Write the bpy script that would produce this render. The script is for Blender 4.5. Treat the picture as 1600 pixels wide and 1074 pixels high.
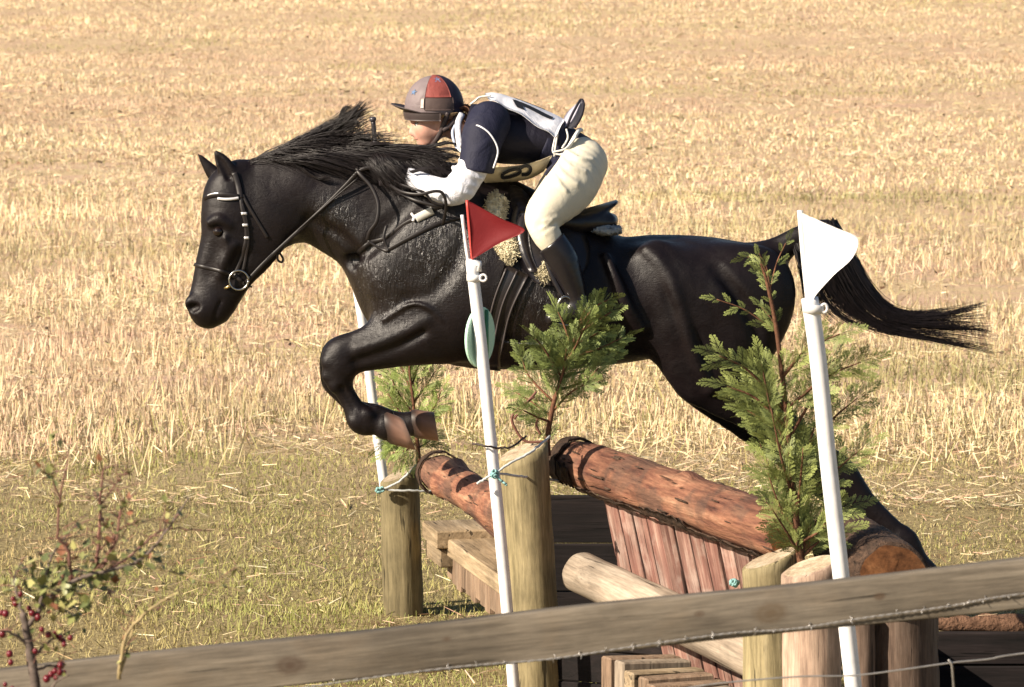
import bpy, math, random
import numpy as np
from mathutils import Matrix, Vector

for o in list(bpy.data.objects):
    bpy.data.objects.remove(o, do_unlink=True)
random.seed(7)
RNG = np.random.default_rng(7)
SC = bpy.context.scene
COL = SC.collection
R = math.radians

# ------------------------------------------------------------------ camera
F = 8000.0                       # focal length in photo pixels (1600 wide)
TH = math.atan(970 / 8000)       # pitch down
CH = 3.74                        # eye height above the jump's ground (bank)
cam = bpy.data.cameras.new('camera')
cam.lens = 180; cam.sensor_width = 36; cam.clip_end = 2000
cam.dof.use_dof = True; cam.dof.focus_distance = 20.0; cam.dof.aperture_fstop = 12
camo = bpy.data.objects.new('camera', cam)
camo.location = (0, 0, CH); camo.rotation_euler = (math.pi / 2 - TH, 0, 0)
COL.objects.link(camo); SC.camera = camo

# ------------------------------------------------------------------ sky, sun, exposure
SUN_AZ, SUN_EL = R(61), R(31)    # azimuth measured from the camera side towards the left
SD = Vector((-math.sin(SUN_AZ) * math.cos(SUN_EL), -math.cos(SUN_AZ) * math.cos(SUN_EL), math.sin(SUN_EL)))
wd = bpy.data.worlds.new('World'); SC.world = wd; wd.use_nodes = True
nt = wd.node_tree
sky = nt.nodes.new('ShaderNodeTexSky'); sky.sky_type = 'NISHITA'; sky.sun_disc = False
sky.sun_elevation = SUN_EL; sky.sun_rotation = math.atan2(SD.x, SD.y)
nt.links.new(sky.outputs[0], nt.nodes['Background'].inputs[0])
nt.nodes['Background'].inputs[1].default_value = 0.05
sun = bpy.data.lights.new('sun', 'SUN'); sun.energy = 4.9; sun.angle = R(0.55); sun.color = (1, 0.87, 0.70)
suno = bpy.data.objects.new('sun', sun); COL.objects.link(suno)
suno.rotation_euler = (-SD).to_track_quat('-Z', 'Y').to_euler()
SC.view_settings.view_transform = 'Standard'; SC.view_settings.look = 'None'
SC.view_settings.exposure = 1.0; SC.view_settings.gamma = 1
SC.view_settings.use_curve_mapping = False
SC.cycles.max_bounces = 4; SC.cycles.diffuse_bounces = 2; SC.cycles.glossy_bounces = 2; SC.cycles.transmission_bounces = 2
SC.render.resolution_x = 1024; SC.render.resolution_y = 687

# ------------------------------------------------------------------ helpers
def W(px, py, Y):
    """point of the place that lies at depth Y in the photo's direction (px, py)"""
    u = (px - 800) / F; v = (537 - py) / F
    d = (u, math.cos(TH) + v * math.sin(TH), -math.sin(TH) + v * math.cos(TH))
    t = Y / d[1]
    return np.array((u * t, Y, CH + d[2] * t))
def PXM(Y): return Y / F          # metres per photo pixel at depth Y

def tag(o, label=None, cat=None, group=None, kind=None):
    if label: o['label'] = label
    if cat: o['category'] = cat
    if group: o['group'] = group
    if kind: o['kind'] = kind
    return o
def empty(name, loc, label, cat, group=None):
    o = bpy.data.objects.new(name, None); o.empty_display_size = 0.1
    o.location = tuple(float(c) for c in loc); COL.objects.link(o)
    return tag(o, label, cat, group)
def link(o, parent=None, M=None):
    COL.objects.link(o)
    if M is not None: o.matrix_basis = M
    if parent is not None:
        o.parent = parent
        p = Vector((0, 0, 0)); q = parent
        inv = Matrix.Identity(4); chain = []
        while q is not None: chain.append(q); q = q.parent
        m = Matrix.Identity(4)
        for c in reversed(chain): m = m @ c.matrix_parent_inverse @ c.matrix_basis
        o.matrix_parent_inverse = m.inverted()
    return o
def mesh_np(name, V, Q=None, T=None, smooth=True, col=None):
    """mesh from numpy arrays of quads and triangles"""
    me = bpy.data.meshes.new(name)
    V = np.asarray(V, np.float32).reshape(-1, 3)
    loops = []; starts = []; n = 0
    if Q is not None and len(Q):
        Q = np.asarray(Q, np.int32).reshape(-1, 4); loops.append(Q.ravel())
        starts.append(np.arange(len(Q), dtype=np.int32) * 4); n = Q.size
    if T is not None and len(T):
        T = np.asarray(T, np.int32).reshape(-1, 3); loops.append(T.ravel())
        starts.append(np.arange(len(T), dtype=np.int32) * 3 + n)
    L = np.concatenate(loops); S = np.concatenate(starts)
    me.vertices.add(len(V)); me.vertices.foreach_set('co', V.ravel())
    me.loops.add(len(L)); me.loops.foreach_set('vertex_index', L)
    me.polygons.add(len(S)); me.polygons.foreach_set('loop_start', S)
    me.update(calc_edges=True)
    me.polygons.foreach_set('use_smooth', np.full(len(S), smooth, bool))
    if col is not None:
        a = me.attributes.new('col', 'FLOAT_COLOR', 'POINT')
        c = np.ones((len(V), 4), np.float32); c[:, :3] = col
        a.data.foreach_set('color', c.ravel())
    me.validate()
    return me
def obj(name, me, m=None, parent=None, M=None):
    o = bpy.data.objects.new(name, me)
    if m is not None and not me.materials: me.materials.append(m)
    return link(o, parent, M)
def pyobj(name, V, Fc, m, parent=None, smooth=True, M=None):
    me = bpy.data.meshes.new(name); me.from_pydata([tuple(map(float, v)) for v in V], [], Fc); me.validate()
    me.polygons.foreach_set('use_smooth', np.full(len(me.polygons), smooth, bool))
    return obj(name, me, m, parent, M)

def spline(P, n=6):
    """Catmull-Rom through the rows of P (any number of columns)"""
    P = np.asarray(P, float)
    if len(P) < 3: 
        t = np.linspace(0, 1, n + 1)[:, None]; return P[0] * (1 - t) + P[-1] * t
    A = np.vstack([2 * P[0] - P[1], P, 2 * P[-1] - P[-2]]); out = []
    for i in range(1, len(A) - 2):
        t = np.linspace(0, 1, n, endpoint=False)[:, None]
        a, b, c, d = A[i - 1], A[i], A[i + 1], A[i + 2]
        out.append(0.5 * (2 * b + (c - a) * t + (2 * a - 5 * b + 4 * c - d) * t ** 2 + (3 * b - a - 3 * c + d) * t ** 3))
    out.append(A[-2][None]); return np.vstack(out)

def tube_geo(P, rad, sides=8, flat=1.0, flatdir=(0, 1, 0), cap=True):
    P = np.asarray(P, float); n = len(P)
    rad = np.broadcast_to(np.asarray(rad, float), (n,))
    T = np.gradient(P, axis=0); T /= np.linalg.norm(T, axis=1)[:, None] + 1e-9
    fd = np.asarray(flatdir, float)
    B = fd - (T @ fd)[:, None] * T
    bad = np.linalg.norm(B, axis=1) < 0.05
    B[bad] = np.array((1, 0.01, 0.02)) - (T[bad] @ np.array((1, .01, .02)))[:, None] * T[bad]
    B /= np.linalg.norm(B, axis=1)[:, None]; A = np.cross(T, B)
    an = np.arange(sides) * 2 * math.pi / sides
    V = P[:, None] + rad[:, None, None] * (A[:, None] * np.cos(an)[None, :, None] + flat * B[:, None] * np.sin(an)[None, :, None])
    V = V.reshape(-1, 3); Q = []
    i = np.arange(n - 1)[:, None] * sides; j = np.arange(sides)[None]; k = (j + 1) % sides
    Q = np.stack([i + j, i + k, i + sides + k, i + sides + j], -1).reshape(-1, 4)
    Tt = []
    if cap:
        V = np.vstack([V, P[:1], P[-1:]]); a, b = len(V) - 2, len(V) - 1
        for q in range(sides):
            Tt.append((a, (q + 1) % sides, q)); e = (n - 1) * sides
            Tt.append((b, e + q, e + (q + 1) % sides))
    return V, Q, np.array(Tt, int).reshape(-1, 3)
def tube(name, P, rad, m, parent=None, sides=8, flat=1.0, flatdir=(0, 1, 0)):
    return obj(name, mesh_np(name, *tube_geo(P, rad, sides, flat, flatdir)), m, parent)
def merge(geos):
    V = []; Q = []; T = []; n = 0
    for v, q, t in geos:
        V.append(v)
        if len(q): Q.append(np.asarray(q) + n)
        if len(t): T.append(np.asarray(t) + n)
        n += len(v)
    return np.vstack(V), (np.vstack(Q) if Q else None), (np.vstack(T) if T else None)
def sheet(name, G, thick, m, parent=None, nrm=None):
    """closed sheet from a grid of points G (a,b,3), thickened along nrm"""
    G = np.asarray(G, float); a, b = G.shape[:2]
    if nrm is None:
        du = np.gradient(G, axis=0); dv = np.gradient(G, axis=1); N = np.cross(du, dv)
        N /= np.linalg.norm(N, axis=2)[..., None] + 1e-9
    else: N = np.broadcast_to(np.asarray(nrm, float), G.shape)
    V = np.vstack([G.reshape(-1, 3), (G + N * thick).reshape(-1, 3)]); o = a * b; Q = []
    idx = np.arange(o).reshape(a, b)
    f = np.stack([idx[:-1, :-1], idx[1:, :-1], idx[1:, 1:], idx[:-1, 1:]], -1).reshape(-1, 4)
    Q = [f[:, ::-1], f + o]
    rim = list(idx[0, :]) + list(idx[1:, -1]) + list(idx[-1, ::-1][1:]) + list(idx[::-1, 0][1:-1])
    rim = np.array(rim); nx = np.roll(rim, -1)
    Q.append(np.stack([rim, nx, nx + o, rim + o], -1))
    return obj(name, mesh_np(name, V, np.vstack(Q)), m, parent)
def box_geo(c, ax, ay, az, bev=0.004):
    """bevelled box: centre, three half-axis vectors"""
    c = np.asarray(c, float); A = [np.asarray(a, float) for a in (ax, ay, az)]
    L = [np.linalg.norm(a) for a in A]; U = [a / l for a, l in zip(A, L)]
    V = []; key = {}
    for s in ((x, y, z) for x in (-1, 1) for y in (-1, 1) for z in (-1, 1)):
        for k in range(3):
            p = c.copy()
            for q in range(3): p = p + U[q] * s[q] * (L[q] - (bev if q != k else 0))
            key[(s, k)] = len(V); V.append(p)
    Fc = []
    for k in range(3):
        i, j = [q for q in range(3) if q != k]
        for sg in (-1, 1):
            def S(a, b):
                s = [0, 0, 0]; s[k] = sg; s[i] = a; s[j] = b; return tuple(s)
            Fc.append([key[(S(-1, -1), k)], key[(S(1, -1), k)], key[(S(1, 1), k)], key[(S(-1, 1), k)]])
    for k in range(3):
        i, j = [q for q in range(3) if q != k]
        for a in (-1, 1):
            for b in (-1, 1):
                def S(e):
                    s = [0, 0, 0]; s[i] = a; s[j] = b; s[k] = e; return tuple(s)
                Fc.append([key[(S(-1), i)], key[(S(1), i)], key[(S(1), j)], key[(S(-1), j)]])
    for s in ((x, y, z) for x in (-1, 1) for y in (-1, 1) for z in (-1, 1)):
        Fc.append([key[(s, 0)], key[(s, 1)], key[(s, 2)]])
    return V, Fc
def fix_normals(o):
    import bmesh
    bm = bmesh.new(); bm.from_mesh(o.data); bmesh.ops.recalc_face_normals(bm, faces=bm.faces); bm.to_mesh(o.data); bm.free()
def box(name, c, ax, ay, az, m, parent=None, bev=0.004, M=None):
    V, Fc = box_geo(c, ax, ay, az, bev); o = pyobj(name, V, Fc, m, parent, False, M); fix_normals(o); return o

# ------------------------------------------------------------------ materials
def newmat(name):
    m = bpy.data.materials.new(name); m.use_nodes = True
    return m, m.node_tree.nodes, m.node_tree.links, m.node_tree.nodes['Principled BSDF']
def ramp(nd, stops):
    r = nd.new('ShaderNodeValToRGB'); e = r.color_ramp.elements
    while len(e) < len(stops): e.new(0.5)
    for k, (p, c) in enumerate(stops): e[k].position = p; e[k].color = (*c, 1)
    return r
def noise(nd, lk, scale, vec=None, detail=5, rough=0.55, dist=0.0):
    n = nd.new('ShaderNodeTexNoise'); n.inputs['Scale'].default_value = scale
    n.inputs['Detail'].default_value = detail; n.inputs['Roughness'].default_value = rough
    n.inputs['Distortion'].default_value = dist
    if vec is not None: lk.new(vec, n.inputs['Vector'])
    return n
def objvec(nd, lk, scale=(1, 1, 1)):
    t = nd.new('ShaderNodeTexCoord'); mp = nd.new('ShaderNodeMapping'); mp.inputs['Scale'].default_value = scale
    lk.new(t.outputs['Object'], mp.inputs['Vector']); return mp.outputs['Vector']
def mix(nd, lk, fac, a, b, mode='MIX'):
    x = nd.new('ShaderNodeMix'); x.data_type = 'RGBA'; x.blend_type = mode
    for s, v in ((0, fac), (6, a), (7, b)):
        if isinstance(v, (int, float)): x.inputs[s].default_value = v
        elif isinstance(v, tuple): x.inputs[s].default_value = (*v, 1)
        else: lk.new(v, x.inputs[s])
    return x.outputs[2]
def bump(nd, lk, h, st, dist, bs):
    b = nd.new('ShaderNodeBump'); b.inputs['Strength'].default_value = st; b.inputs['Distance'].default_value = dist
    lk.new(h, b.inputs['Height']); lk.new(b.outputs[0], bs.inputs['Normal']); return b
def M_plain(name, c, rough=0.6, spec=0.5, metal=0.0, var=0.12, scale=30, bmp=0.0, bscale=80, bdist=0.004):
    m, nd, lk, bs = newmat(name); v = objvec(nd, lk)
    n = noise(nd, lk, scale, v)
    lo = tuple(x * (1 - var) for x in c); hi = tuple(min(1, x * (1 + var)) for x in c)
    r = ramp(nd, [(0.3, lo), (0.7, hi)]); lk.new(n.outputs[0], r.inputs[0]); lk.new(r.outputs[0], bs.inputs['Base Color'])
    bs.inputs['Roughness'].default_value = rough; bs.inputs['Specular IOR Level'].default_value = spec; bs.inputs['Metallic'].default_value = metal
    if bmp: bump(nd, lk, noise(nd, lk, bscale, v).outputs[0], bmp, bdist, bs)
    return m
def M_wood(name, stops, along=(1, 1, 0.06), scale=26, patch=None, patch_scale=5, patch_rng=(0.5, 0.62), rough=0.8, bmp=0.6, dist=0.006, crack=True, seed=0.0, knots=()):
    """grain stretched along local Z, optional blotches of a second colour, dark cracks"""
    m, nd, lk, bs = newmat(name)
    t = nd.new('ShaderNodeTexCoord'); oi = nd.new('ShaderNodeObjectInfo')
    ad = nd.new('ShaderNodeVectorMath'); ad.operation = 'ADD'
    cb = nd.new('ShaderNodeCombineXYZ'); ml = nd.new('ShaderNodeMath'); ml.operation = 'MULTIPLY'; ml.inputs[1].default_value = 7.3
    lk.new(oi.outputs['Random'], ml.inputs[0])
    for k in range(3): lk.new(ml.outputs[0], cb.inputs[k])
    lk.new(t.outputs['Object'], ad.inputs[0]); lk.new(cb.outputs[0], ad.inputs[1])
    mp = nd.new('ShaderNodeMapping'); mp.inputs['Scale'].default_value = along; lk.new(ad.outputs[0], mp.inputs['Vector']); v = mp.outputs['Vector']
    n = noise(nd, lk, scale, v, 8, 0.65, 0.3); r = ramp(nd, stops); lk.new(n.outputs[0], r.inputs[0]); c = r.outputs[0]
    if patch:
        p = noise(nd, lk, patch_scale, ad.outputs[0], 6, 0.6, 0.4); pr = ramp(nd, [(patch_rng[0], (0, 0, 0)), (patch_rng[1], (1, 1, 1))]); lk.new(p.outputs[0], pr.inputs[0])
        pm = mix(nd, lk, 0.45, patch, r.outputs[0], 'MIX')
        c = mix(nd, lk, pr.outputs[0], c, pm)
    if crack:
        k = noise(nd, lk, scale * 1.7, v, 4, 0.5, 0.2); kr = ramp(nd, [(0.30, (0.25, 0.25, 0.25)), (0.36, (1, 1, 1))]); lk.new(k.outputs[0], kr.inputs[0])
        c = mix(nd, lk, 1.0, c, kr.outputs[0], 'MULTIPLY')
        hb = mix(nd, lk, 1.0, n.outputs[0], kr.outputs[0], 'MULTIPLY')
    else: hb = n.outputs[0]
    fg = noise(nd, lk, scale * 4.5, v, 6, 0.7); fr = ramp(nd, [(0.32, (0.55,) * 3), (0.62, (1.12,) * 3)]); lk.new(fg.outputs[0], fr.inputs[0]); c = mix(nd, lk, 0.85, c, fr.outputs[0], 'MULTIPLY')
    bl = noise(nd, lk, 3.1, ad.outputs[0], 5, 0.6); br_ = ramp(nd, [(0.36, (0.62,) * 3), (0.6, (1.06,) * 3)]); lk.new(bl.outputs[0], br_.inputs[0]); c = mix(nd, lk, 0.8, c, br_.outputs[0], 'MULTIPLY')
    for (kx, ky, kz, kr, kc) in knots:
        ms = nd.new('ShaderNodeMapping'); ms.inputs['Location'].default_value = (-kx * 0.75, 0, -kz * 1.25); ms.inputs['Scale'].default_value = (0.75, 0, 1.25); lk.new(t.outputs['Object'], ms.inputs['Vector'])
        wn = noise(nd, lk, 30, t.outputs['Object'], 3); vl = nd.new('ShaderNodeVectorMath'); vl.operation = 'LENGTH'; lk.new(ms.outputs[0], vl.inputs[0])
        mw = nd.new('ShaderNodeMath'); mw.operation = 'MULTIPLY_ADD'; mw.inputs[1].default_value = kr * 0.7; lk.new(wn.outputs[0], mw.inputs[0]); lk.new(vl.outputs['Value'], mw.inputs[2])
        kn_ = ramp(nd, [(kr * 0.5, (0.9,) * 3), (kr * 0.8, (0.55,) * 3), (kr * 1.0, (0.75,) * 3), (kr * 1.5, (0, 0, 0))]); lk.new(mw.outputs[0], kn_.inputs[0]); c = mix(nd, lk, kn_.outputs[0], c, kc)
    # slight tint per piece
    hs = nd.new('ShaderNodeHueSaturation'); mr = nd.new('ShaderNodeMapRange'); lk.new(oi.outputs['Random'], mr.inputs[0])
    mr.inputs[3].default_value = 0.75; mr.inputs[4].default_value = 1.25; lk.new(mr.outputs[0], hs.inputs['Value']); lk.new(c, hs.inputs['Color'])
    lk.new(hs.outputs[0], bs.inputs['Base Color']); bs.inputs['Roughness'].default_value = rough; bs.inputs['Specular IOR Level'].default_value = 0.25
    bump(nd, lk, hb, bmp, dist, bs); return m
def M_attr(name, rough=0.7, spec=0.2, trans=0.0, gain=1.0):
    m, nd, lk, bs = newmat(name); a = nd.new('ShaderNodeAttribute'); a.attribute_name = 'col'
    lk.new(a.outputs['Color'], bs.inputs['Base Color']); bs.inputs['Roughness'].default_value = rough; bs.inputs['Specular IOR Level'].default_value = spec
    if trans:
        tr = nd.new('ShaderNodeBsdfTranslucent'); lk.new(a.outputs['Color'], tr.inputs[0]); mx = nd.new('ShaderNodeMixShader'); mx.inputs[0].default_value = trans
        lk.new(bs.outputs[0], mx.inputs[1]); lk.new(tr.outputs[0], mx.inputs[2]); lk.new(mx.outputs[0], nd['Material Output'].inputs[0])
    return m

# ------------------------------------------------------------------ implicit sculpting (body surfaces)
class Field:
    def __init__(s, lo, hi, h):
        s.lo = np.asarray(lo, float); s.h = h
        s.n = np.ceil((np.asarray(hi, float) - s.lo) / h).astype(int) + 1
        s.ax = [(s.lo[k] + h * np.arange(s.n[k])).astype(np.float32) for k in range(3)]
        s.d = np.full(s.n, 0.25, np.float32)
    def rng(s, lo, hi):
        a = np.clip(np.floor((lo - s.lo) / s.h).astype(int), 0, s.n - 1); b = np.clip(np.ceil((hi - s.lo) / s.h).astype(int) + 1, 1, s.n)
        return a, b
    def tube(s, P, ra, rb, k=0.03, op='add', lat=(0, 1, 0)):
        """chain of tapered segments with elliptical section: ra in the plane, rb along lat"""
        P = np.asarray(P, float); ra = np.broadcast_to(np.asarray(ra, float), (len(P),)); rb = np.broadcast_to(np.asarray(rb, float), (len(P),))
        m = np.maximum(ra, rb).max() + k + 3 * s.h; lat = np.asarray(lat, float)
        A, B = s.rng(P.min(0) - m, P.max(0) + m)
        if np.any(B <= A): return
        sub = np.full(B - A, 0.25, np.float32)
        for i in range(max(1, len(P) - 1)):
            a = P[i]; b = P[min(i + 1, len(P) - 1)]; j = min(i + 1, len(P) - 1)
            mm = max(ra[i], ra[j], rb[i], rb[j]) + k + 2 * s.h
            a0, b0 = s.rng(np.minimum(a, b) - mm, np.maximum(a, b) + mm)
            if np.any(b0 <= a0): continue
            X = s.ax[0][a0[0]:b0[0], None, None] - a[0]; Yy = s.ax[1][None, a0[1]:b0[1], None] - a[1]; Z = s.ax[2][None, None, a0[2]:b0[2]] - a[2]
            ba = b - a; L = float(ba @ ba)
            t = np.clip((X * ba[0] + Yy * ba[1] + Z * ba[2]) / L, 0, 1) if L > 1e-12 else np.zeros((1, 1, 1), np.float32)
            vx = X - t * ba[0]; vy = Yy - t * ba[1]; vz = Z - t * ba[2]
            la = vx * lat[0] + vy * lat[1] + vz * lat[2]; o2 = np.maximum(vx * vx + vy * vy + vz * vz - la * la, 0)
            r1 = ra[i] + (ra[j] - ra[i]) * t; r2 = rb[i] + (rb[j] - rb[i]) * t
            f = (np.sqrt(o2 / r1 ** 2 + la * la / r2 ** 2) - 1) * np.minimum(r1, r2)
            sl = tuple(slice(a0[q] - A[q], b0[q] - A[q]) for q in range(3))
            np.minimum(sub[sl], f, out=sub[sl])
        g = s.d[A[0]:B[0], A[1]:B[1], A[2]:B[2]]
        if op == 'add': hh = np.maximum(k - np.abs(g - sub), 0) / k; g[...] = np.minimum(g, sub) - hh * hh * k * 0.25
        else: sub = -sub; hh = np.maximum(k - np.abs(g - sub), 0) / k; g[...] = np.maximum(g, sub) + hh * hh * k * 0.25
    def plane(s, p, n, k=0.006):
        """cut away the side that n points to"""
        p = np.asarray(p, float); n = np.asarray(n, float); n = n / np.linalg.norm(n)
        q = (s.ax[0][:, None, None] - p[0]) * n[0] + (s.ax[1][None, :, None] - p[1]) * n[1] + (s.ax[2][None, None, :] - p[2]) * n[2]
        s.d = np.maximum(s.d, q.astype(np.float32))
    def sample(s, P):
        P = np.asarray(P, float); q = (P - s.lo) / s.h; q = np.clip(q, 0, s.n - 1.001); i = q.astype(int); f = q - i
        out = 0
        for a in (0, 1):
            for b in (0, 1):
                for c in (0, 1):
                    w = (f[..., 0] if a else 1 - f[..., 0]) * (f[..., 1] if b else 1 - f[..., 1]) * (f[..., 2] if c else 1 - f[..., 2])
                    out = out + w * s.d[i[..., 0] + a, i[..., 1] + b, i[..., 2] + c]
        return out
    def mesh(s, name, smooth=1):
        d = s.d; d[0] = d[-1] = 0.1; d[:, 0] = d[:, -1] = 0.1; d[:, :, 0] = d[:, :, -1] = 0.1
        neg = d < 0
        c = np.zeros(s.n - 1, np.int8)
        for a in (0, 1):
            for b in (0, 1):
                for e in (0, 1):
                    c += neg[a:s.n[0] - 1 + a, b:s.n[1] - 1 + b, e:s.n[2] - 1 + e]
        act = np.argwhere((c > 0) & (c < 8)); idm = np.full(s.n - 1, -1, np.int32); idm[tuple(act.T)] = np.arange(len(act))
        acc = np.zeros((len(act), 3)); cnt = np.zeros(len(act))
        cor = [(a, b, e) for a in (0, 1) for b in (0, 1) for e in (0, 1)]
        val = {q: d[act[:, 0] + q[0], act[:, 1] + q[1], act[:, 2] + q[2]] for q in cor}
        for q in cor:
            for k in range(3):
                if q[k] == 0:
                    w = list(q); w[k] = 1; w = tuple(w); v0, v1 = val[q], val[w]; mk = (v0 < 0) != (v1 < 0)
                    t = np.where(mk, v0 / np.where(mk, v0 - v1, 1), 0); pt = np.tile(np.array(q, float), (len(act), 1)); pt[:, k] = t
                    acc += pt * mk[:, None]; cnt += mk
        V = s.lo + s.h * (act + acc / cnt[:, None]); Q = []
        for k in range(3):
            i, j = [(1, 2), (2, 0), (0, 1)][k]
            sa = [slice(None)] * 3; sb = [slice(None)] * 3; sa[k] = slice(0, -1); sb[k] = slice(1, None)
            ed = np.argwhere(neg[tuple(sa)] != neg[tuple(sb)])
            ed = ed[(ed[:, i] > 0) & (ed[:, j] > 0) & (ed[:, i] < s.n[i] - 1) & (ed[:, j] < s.n[j] - 1)]
            def g(di, dj):
                e = ed.copy(); e[:, i] -= di; e[:, j] -= dj; return idm[tuple(e.T)]
            q = np.stack([g(1, 1), g(0, 1), g(0, 0), g(1, 0)], -1)
            fl = ~neg[tuple(ed.T)]; q[fl] = q[fl][:, ::-1]; Q.append(q)
        Q = np.vstack(Q); Q = Q[(Q >= 0).all(1)]
        for _ in range(smooth):
            S = np.zeros_like(V); n = np.zeros(len(V))
            for a, b in ((0, 1), (1, 2), (2, 3), (3, 0)):
                np.add.at(S, Q[:, a], V[Q[:, b]]); np.add.at(n, Q[:, a], 1); np.add.at(S, Q[:, b], V[Q[:, a]]); np.add.at(n, Q[:, b], 1)
            V = 0.5 * V + 0.5 * S / n[:, None]
            for _ in range(2):
                e = s.h * 0.5; f0 = s.sample(V)
                G = np.stack([s.sample(V + np.eye(3)[k] * e) - s.sample(V - np.eye(3)[k] * e) for k in range(3)], -1) / (2 * e)
                V = V - np.clip(f0 / np.maximum((G * G).sum(1), 0.2), -s.h, s.h)[:, None] * G * 0.9
        return mesh_np(name, V, Q)
def strands(name, P, r0, r1, m, parent, sides=3):
    """many hairs at once: P (n,k,3)"""
    n, k = P.shape[:2]; T = np.gradient(P, axis=1); T /= np.linalg.norm(T, axis=2)[..., None] + 1e-9
    A = np.cross(T, np.array((0.1, 1, 0.2))); A /= np.linalg.norm(A, axis=2)[..., None] + 1e-9; B = np.cross(T, A)
    s = np.linspace(0, 1, k)[None, :, None, None]; r = r0 * (1 - s) + r1 * s
    an = np.arange(sides) * 2 * math.pi / sides
    V = P[:, :, None] + r * (A[:, :, None] * np.cos(an)[None, None, :, None] + B[:, :, None] * np.sin(an)[None, None, :, None])
    b = (np.arange(n) * k * sides)[:, None, None]; i = (np.arange(k - 1) * sides)[None, :, None]; j = np.arange(sides)[None, None]; j2 = (j + 1) % sides
    Q = np.stack(np.broadcast_arrays(b + i + j, b + i + j2, b + i + sides + j2, b + i + sides + j), -1).reshape(-1, 4)
    o = obj(name, mesh_np(name, V.reshape(-1, 3), Q), m, parent); return o

# ------------------------------------------------------------------ ground
def sstep(a, b, x): t = np.clip((x - a) / (b - a), 0, 1); return t * t * (3 - 2 * t)
def vnoise(x, y, s, seed=0):
    """smooth value noise, numpy"""
    r = np.random.default_rng(seed); T = r.random((64, 64)); x = x * s + 1000.3; y = y * s + 1000.7
    i = np.floor(x).astype(int); j = np.floor(y).astype(int); fx = x - i; fy = y - j; fx = fx * fx * (3 - 2 * fx); fy = fy * fy * (3 - 2 * fy)
    g = lambda a, b: T[a % 64, b % 64]
    return (g(i, j) * (1 - fx) + g(i + 1, j) * fx) * (1 - fy) + (g(i, j + 1) * (1 - fx) + g(i + 1, j + 1) * fx) * fy
DX0, DX1, DY0, DY1, DDEP = 1.62, 3.6, 17.3, 21.05, 0.75       # the boarded ditch right of the jump
def zg(x, y):
    x = np.asarray(x, float); y = np.asarray(y, float)
    z = 2.04 * (1 - sstep(2.0, 15.2, y)) * (y > -50)
    z = z + 0.05 * (vnoise(x, y, 0.35, 3) - 0.5) * sstep(21.5, 27, y) + 0.02 * (vnoise(x, y, 2.2, 4) - 0.5)
    ins = ((x > DX0) & (x < DX1) & (y > DY0) & (y < DY1))
    return np.where(ins, -DDEP, z)
xs = np.concatenate([-np.geomspace(400, 8.4, 26), np.arange(-8, 8.01, 0.125), np.geomspace(8.4, 400, 26)])
ys = np.concatenate([np.array([-60, -30, -15, -6]), np.arange(0, 16, 0.4), np.arange(16, 32, 0.125), np.arange(32, 80, 0.4), np.geomspace(81, 900, 30)])
eps = 0.006
xs = np.unique(np.concatenate([xs, [DX0, DX0 + eps, DX1 - eps, DX1]])); ys = np.unique(np.concatenate([ys, [DY0, DY0 + eps, DY1 - eps, DY1]]))
GX, GYY = np.meshgrid(xs, ys, indexing='ij')
GV = np.stack([GX, GYY, zg(GX, GYY)], -1).reshape(-1, 3)
ii = np.arange(len(GV)).reshape(len(xs), len(ys))
GQ = np.stack([ii[:-1, :-1], ii[1:, :-1], ii[1:, 1:], ii[:-1, 1:]], -1).reshape(-1, 4)
m, nd, lk, bs = newmat('field_ground')
v = objvec(nd, lk); vr = objvec(nd, lk, (0.35, 1.6, 1))
big = noise(nd, lk, 0.5, vr, 4); fine = noise(nd, lk, 38, v, 8, 0.7); mid = noise(nd, lk, 5, v, 5, 0.6); rows = noise(nd, lk, 2.6, vr, 5, 0.6)
straw = ramp(nd, [(0.30, (0.28, 0.18, 0.105)), (0.44, (0.52, 0.385, 0.225)), (0.6, (0.66, 0.525, 0.32)), (0.8, (0.76, 0.63, 0.42))]); lk.new(fine.outputs[0], straw.inputs[0])
red = ramp(nd, [(0.42, (0, 0, 0)), (0.62, (0.85, 0.85, 0.85))]); lk.new(rows.outputs[0], red.inputs[0])
strawc = mix(nd, lk, red.outputs[0], straw.outputs[0], (0.56, 0.375, 0.275))
grass = ramp(nd, [(0.3, (0.12, 0.09, 0.05)), (0.46, (0.28, 0.22, 0.11)), (0.62, (0.41, 0.33, 0.17)), (0.82, (0.53, 0.43, 0.25))]); lk.new(fine.outputs[0], grass.inputs[0])
soil = ramp(nd, [(0.56, (0, 0, 0)), (0.72, (0.8, 0.8, 0.8))]); lk.new(mid.outputs[0], soil.inputs[0])
grassc = mix(nd, lk, soil.outputs[0], grass.outputs[0], (0.17, 0.10, 0.06))
sx = nd.new('ShaderNodeSeparateXYZ'); tc = nd.new('ShaderNodeTexCoord'); lk.new(tc.outputs['Object'], sx.inputs[0])
ma = nd.new('ShaderNodeMath'); ma.operation = 'MULTIPLY_ADD'; ma.inputs[1].default_value = 1.8; lk.new(mid.outputs[0], ma.inputs[0]); lk.new(sx.outputs[1], ma.inputs[2])
mr = nd.new('ShaderNodeMapRange'); mr.inputs[1].default_value = 25.0; mr.inputs[2].default_value = 29.6; lk.new(ma.outputs[0], mr.inputs[0])
gc = mix(nd, lk, mr.outputs[0], grassc, strawc); lk.new(gc, bs.inputs['Base Color'])
bs.inputs['Roughness'].default_value = 0.95; bs.inputs['Specular IOR Level'].default_value = 0.1
bump(nd, lk, fine.outputs[0], 0.9, 0.03, bs)
tag(obj('ground', mesh_np('ground', GV, GQ), m), kind='structure')

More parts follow.
